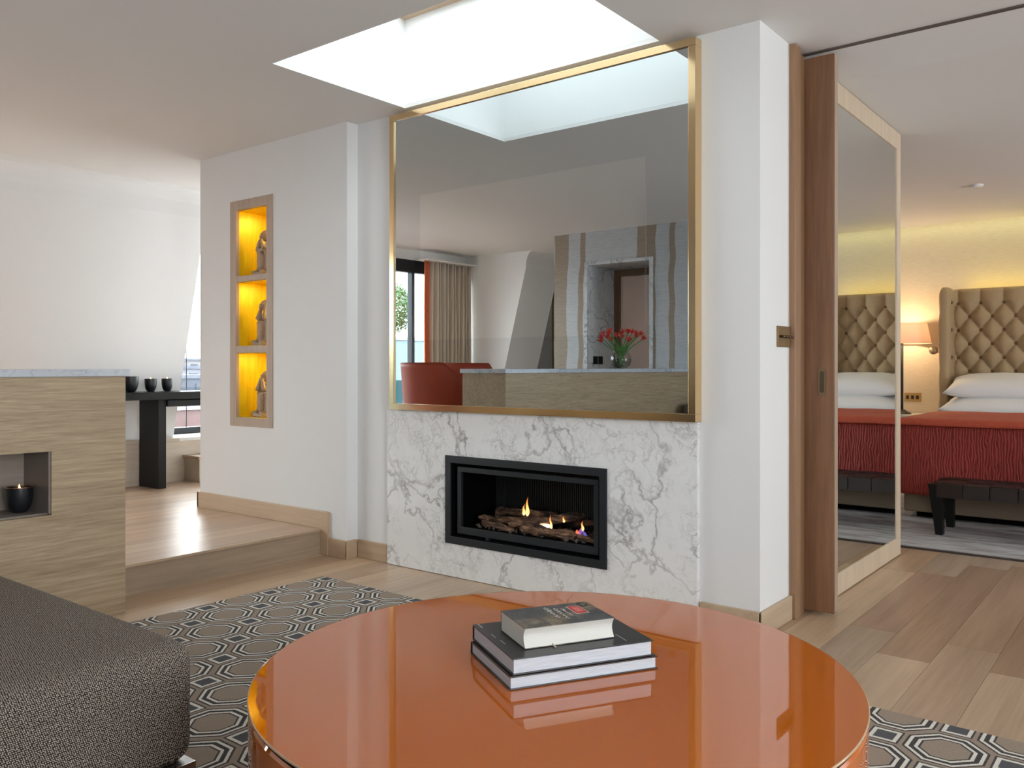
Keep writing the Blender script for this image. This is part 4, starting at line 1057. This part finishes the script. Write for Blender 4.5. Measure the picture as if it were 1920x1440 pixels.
# ================================================================== OUTSIDE
DECK = wood('terrace_deck', (.13, .085, .085), (.19, .13, .13), 1, 20, .6)
struct(B().box(-12.6, -7.36, -5, 9, .02, .10), 'terrace_slab', flat('terrace_stone', (.3, .3, .3), .8), 'roof terrace base')
tdk = thing('terrace_decking', (-10, 4, .1), 'reddish timber decking on the roof terrace outside the bay window', 'decking')
for i in range(26):
    xa = -12.5+i*.2
    o = B(tdk.location).box(xa, xa+.19, -4.5, 8.8, .101, .125).build('deck_board', DECK, tdk)
pp = thing('terrace_parapet', (-12.8, 3, 0), 'low brick red terrace parapet with white coping beyond the window', 'parapet')
B(pp.location).box(-12.9, -12.62, -5, 14, -.5, .42).build('wall', flat('parapet_red', (.08, .045, .045), .8, nz=8), pp)
B(pp.location).box(-12.95, -12.58, -5, 14, .421, .46, .005).build('coping', flat('coping_white', (.22, .22, .24), .6), pp)
sw3 = thing('terrace_screen', (-10.2, -2.0, .126), 'pale blue grey screen wall on the terrace, seen in the mirror', 'screen wall')
B(sw3.location).box(-10.3, -10.2, -5.2, .6, .126, 1.56).build('panel', flat('screen_blue', (.12, .19, .22), .6), sw3)
B(sw3.location).box(-10.34, -10.16, -5.2, .6, 1.561, 1.61, .004).build('coping', MATS['coping_white'], sw3)
po = thing('terrace_planter', (-8.75, -1.85, .126), 'tall teal planter on the terrace, seen in the mirror', 'planter')
B().lathe([(.15, 0), (.19, .70), (.20, .80), (.17, .80), (.16, .74)], 4).build('pot', flat('teal_pot', (.02, .12, .15), .4), po)
pt = thing('topiary_shrub', (-8.75, -1.85, .93), 'round clipped green shrub growing in the teal planter', 'shrub')
B().tube([(0, 0, -.0), (.01, 0, .5), (0, 0, .9)], .018, 8).build('stem', flat('bark', (.12, .08, .05), .9), pt)
b = B()
for i in range(3500):
    d = Vector((rnd.gauss(0, 1), rnd.gauss(0, 1), rnd.gauss(0, 1))).normalized(); p = Vector((0, 0, 1.02))+Vector((d.x*.26, d.y*.26, d.z*.36))*rnd.uniform(.7, 1.05)
    q = Vector((rnd.gauss(0, 1), rnd.gauss(0, 1), rnd.gauss(0, 1))).normalized()*.022; r_ = d.cross(q).normalized()*.010
    vs = [b.bm.verts.new(p-q), b.bm.verts.new(p+r_), b.bm.verts.new(p+q), b.bm.verts.new(p-r_)]; b.bm.faces.new(vs)
o = b.build('foliage', flat('shrub_green', (.07, .16, .05), .7), pt); o['kind'] = 'stuff'
# city
CITY = [(-74, 28, 14, 8, -.2), (-58, 38, 9, 7, -1.6), (-100, 52, 18, 12, 1.0), (-78, 43, 9, 7, .1), (-124, 66, 22, 14, 2.2), (-104, 76, 18, 12, .8), (-56, 27, 8, 7, -3.0), (-82, 62, 14, 10, -1.0), (-150, 95, 26, 18, 2.0), (-62, 50, 9, 8, -2.2)]
cc_ = [(.075, .085, .115), (.085, .05, .05), (.10, .11, .135), (.035, .045, .065), (.12, .12, .13)]
LB = ['pale grey', 'red brick', 'light stone', 'dark slate', 'whitish']
bwin = flat('far_window', (.012, .018, .03), .4)
for i, (x_, y_, wy, wd, zt) in enumerate(CITY):
    bb = thing('city_building', (x_, y_, -12), '%s city block number %s from the left beyond the terrace' % (LB[i % 5], ['one', 'two', 'three', 'four', 'five', 'six', 'seven', 'eight', 'nine', 'ten'][i]), 'building', 'city blocks beyond the terrace')
    bb['label'] = '%s city block with flat roof, %s, beyond the terrace' % (LB[i % 5], ['nearest behind the railing', 'low beside the parapet', 'tall in the middle distance', 'narrow and dark', 'far on the skyline', 'far behind the brick one', 'lowest in front', 'broad in the middle', 'farthest away', 'short beside the broad one'][i])
    off = bb.location
    B(off).box(x_-wd/2, x_+wd/2, y_-wy/2, y_+wy/2, -12, zt).build('walls', flat('city_%d' % (i % 5), cc_[i % 5], .9), bb)
    B(off).box(x_-wd/2-.2, x_+wd/2+.2, y_-wy/2-.2, y_+wy/2+.2, zt, zt+.35).build('roof', flat('city_roof', (.06, .07, .095), .9), bb)
    B(off).box(x_-.8, x_+.8, y_-.8, y_+.8, zt+.35, zt+1.6).build('chimney', flat('city_1', cc_[1], .9), bb)
    for r_ in range(4):
        for c_ in range(int(wy//2.2)):
            ya = y_-wy/2+.7+c_*2.2; zb = zt-1.9-r_*2.6
            B(off).box(x_+wd/2-.05, x_+wd/2+.06, ya, ya+1.1, zb, zb+1.4).build('window', bwin, bb)
struct(B().box(-400, -13, -200, 300, -13, -12), 'ground', flat('city_ground', (.08, .09, .11), .9), 'distant ground')
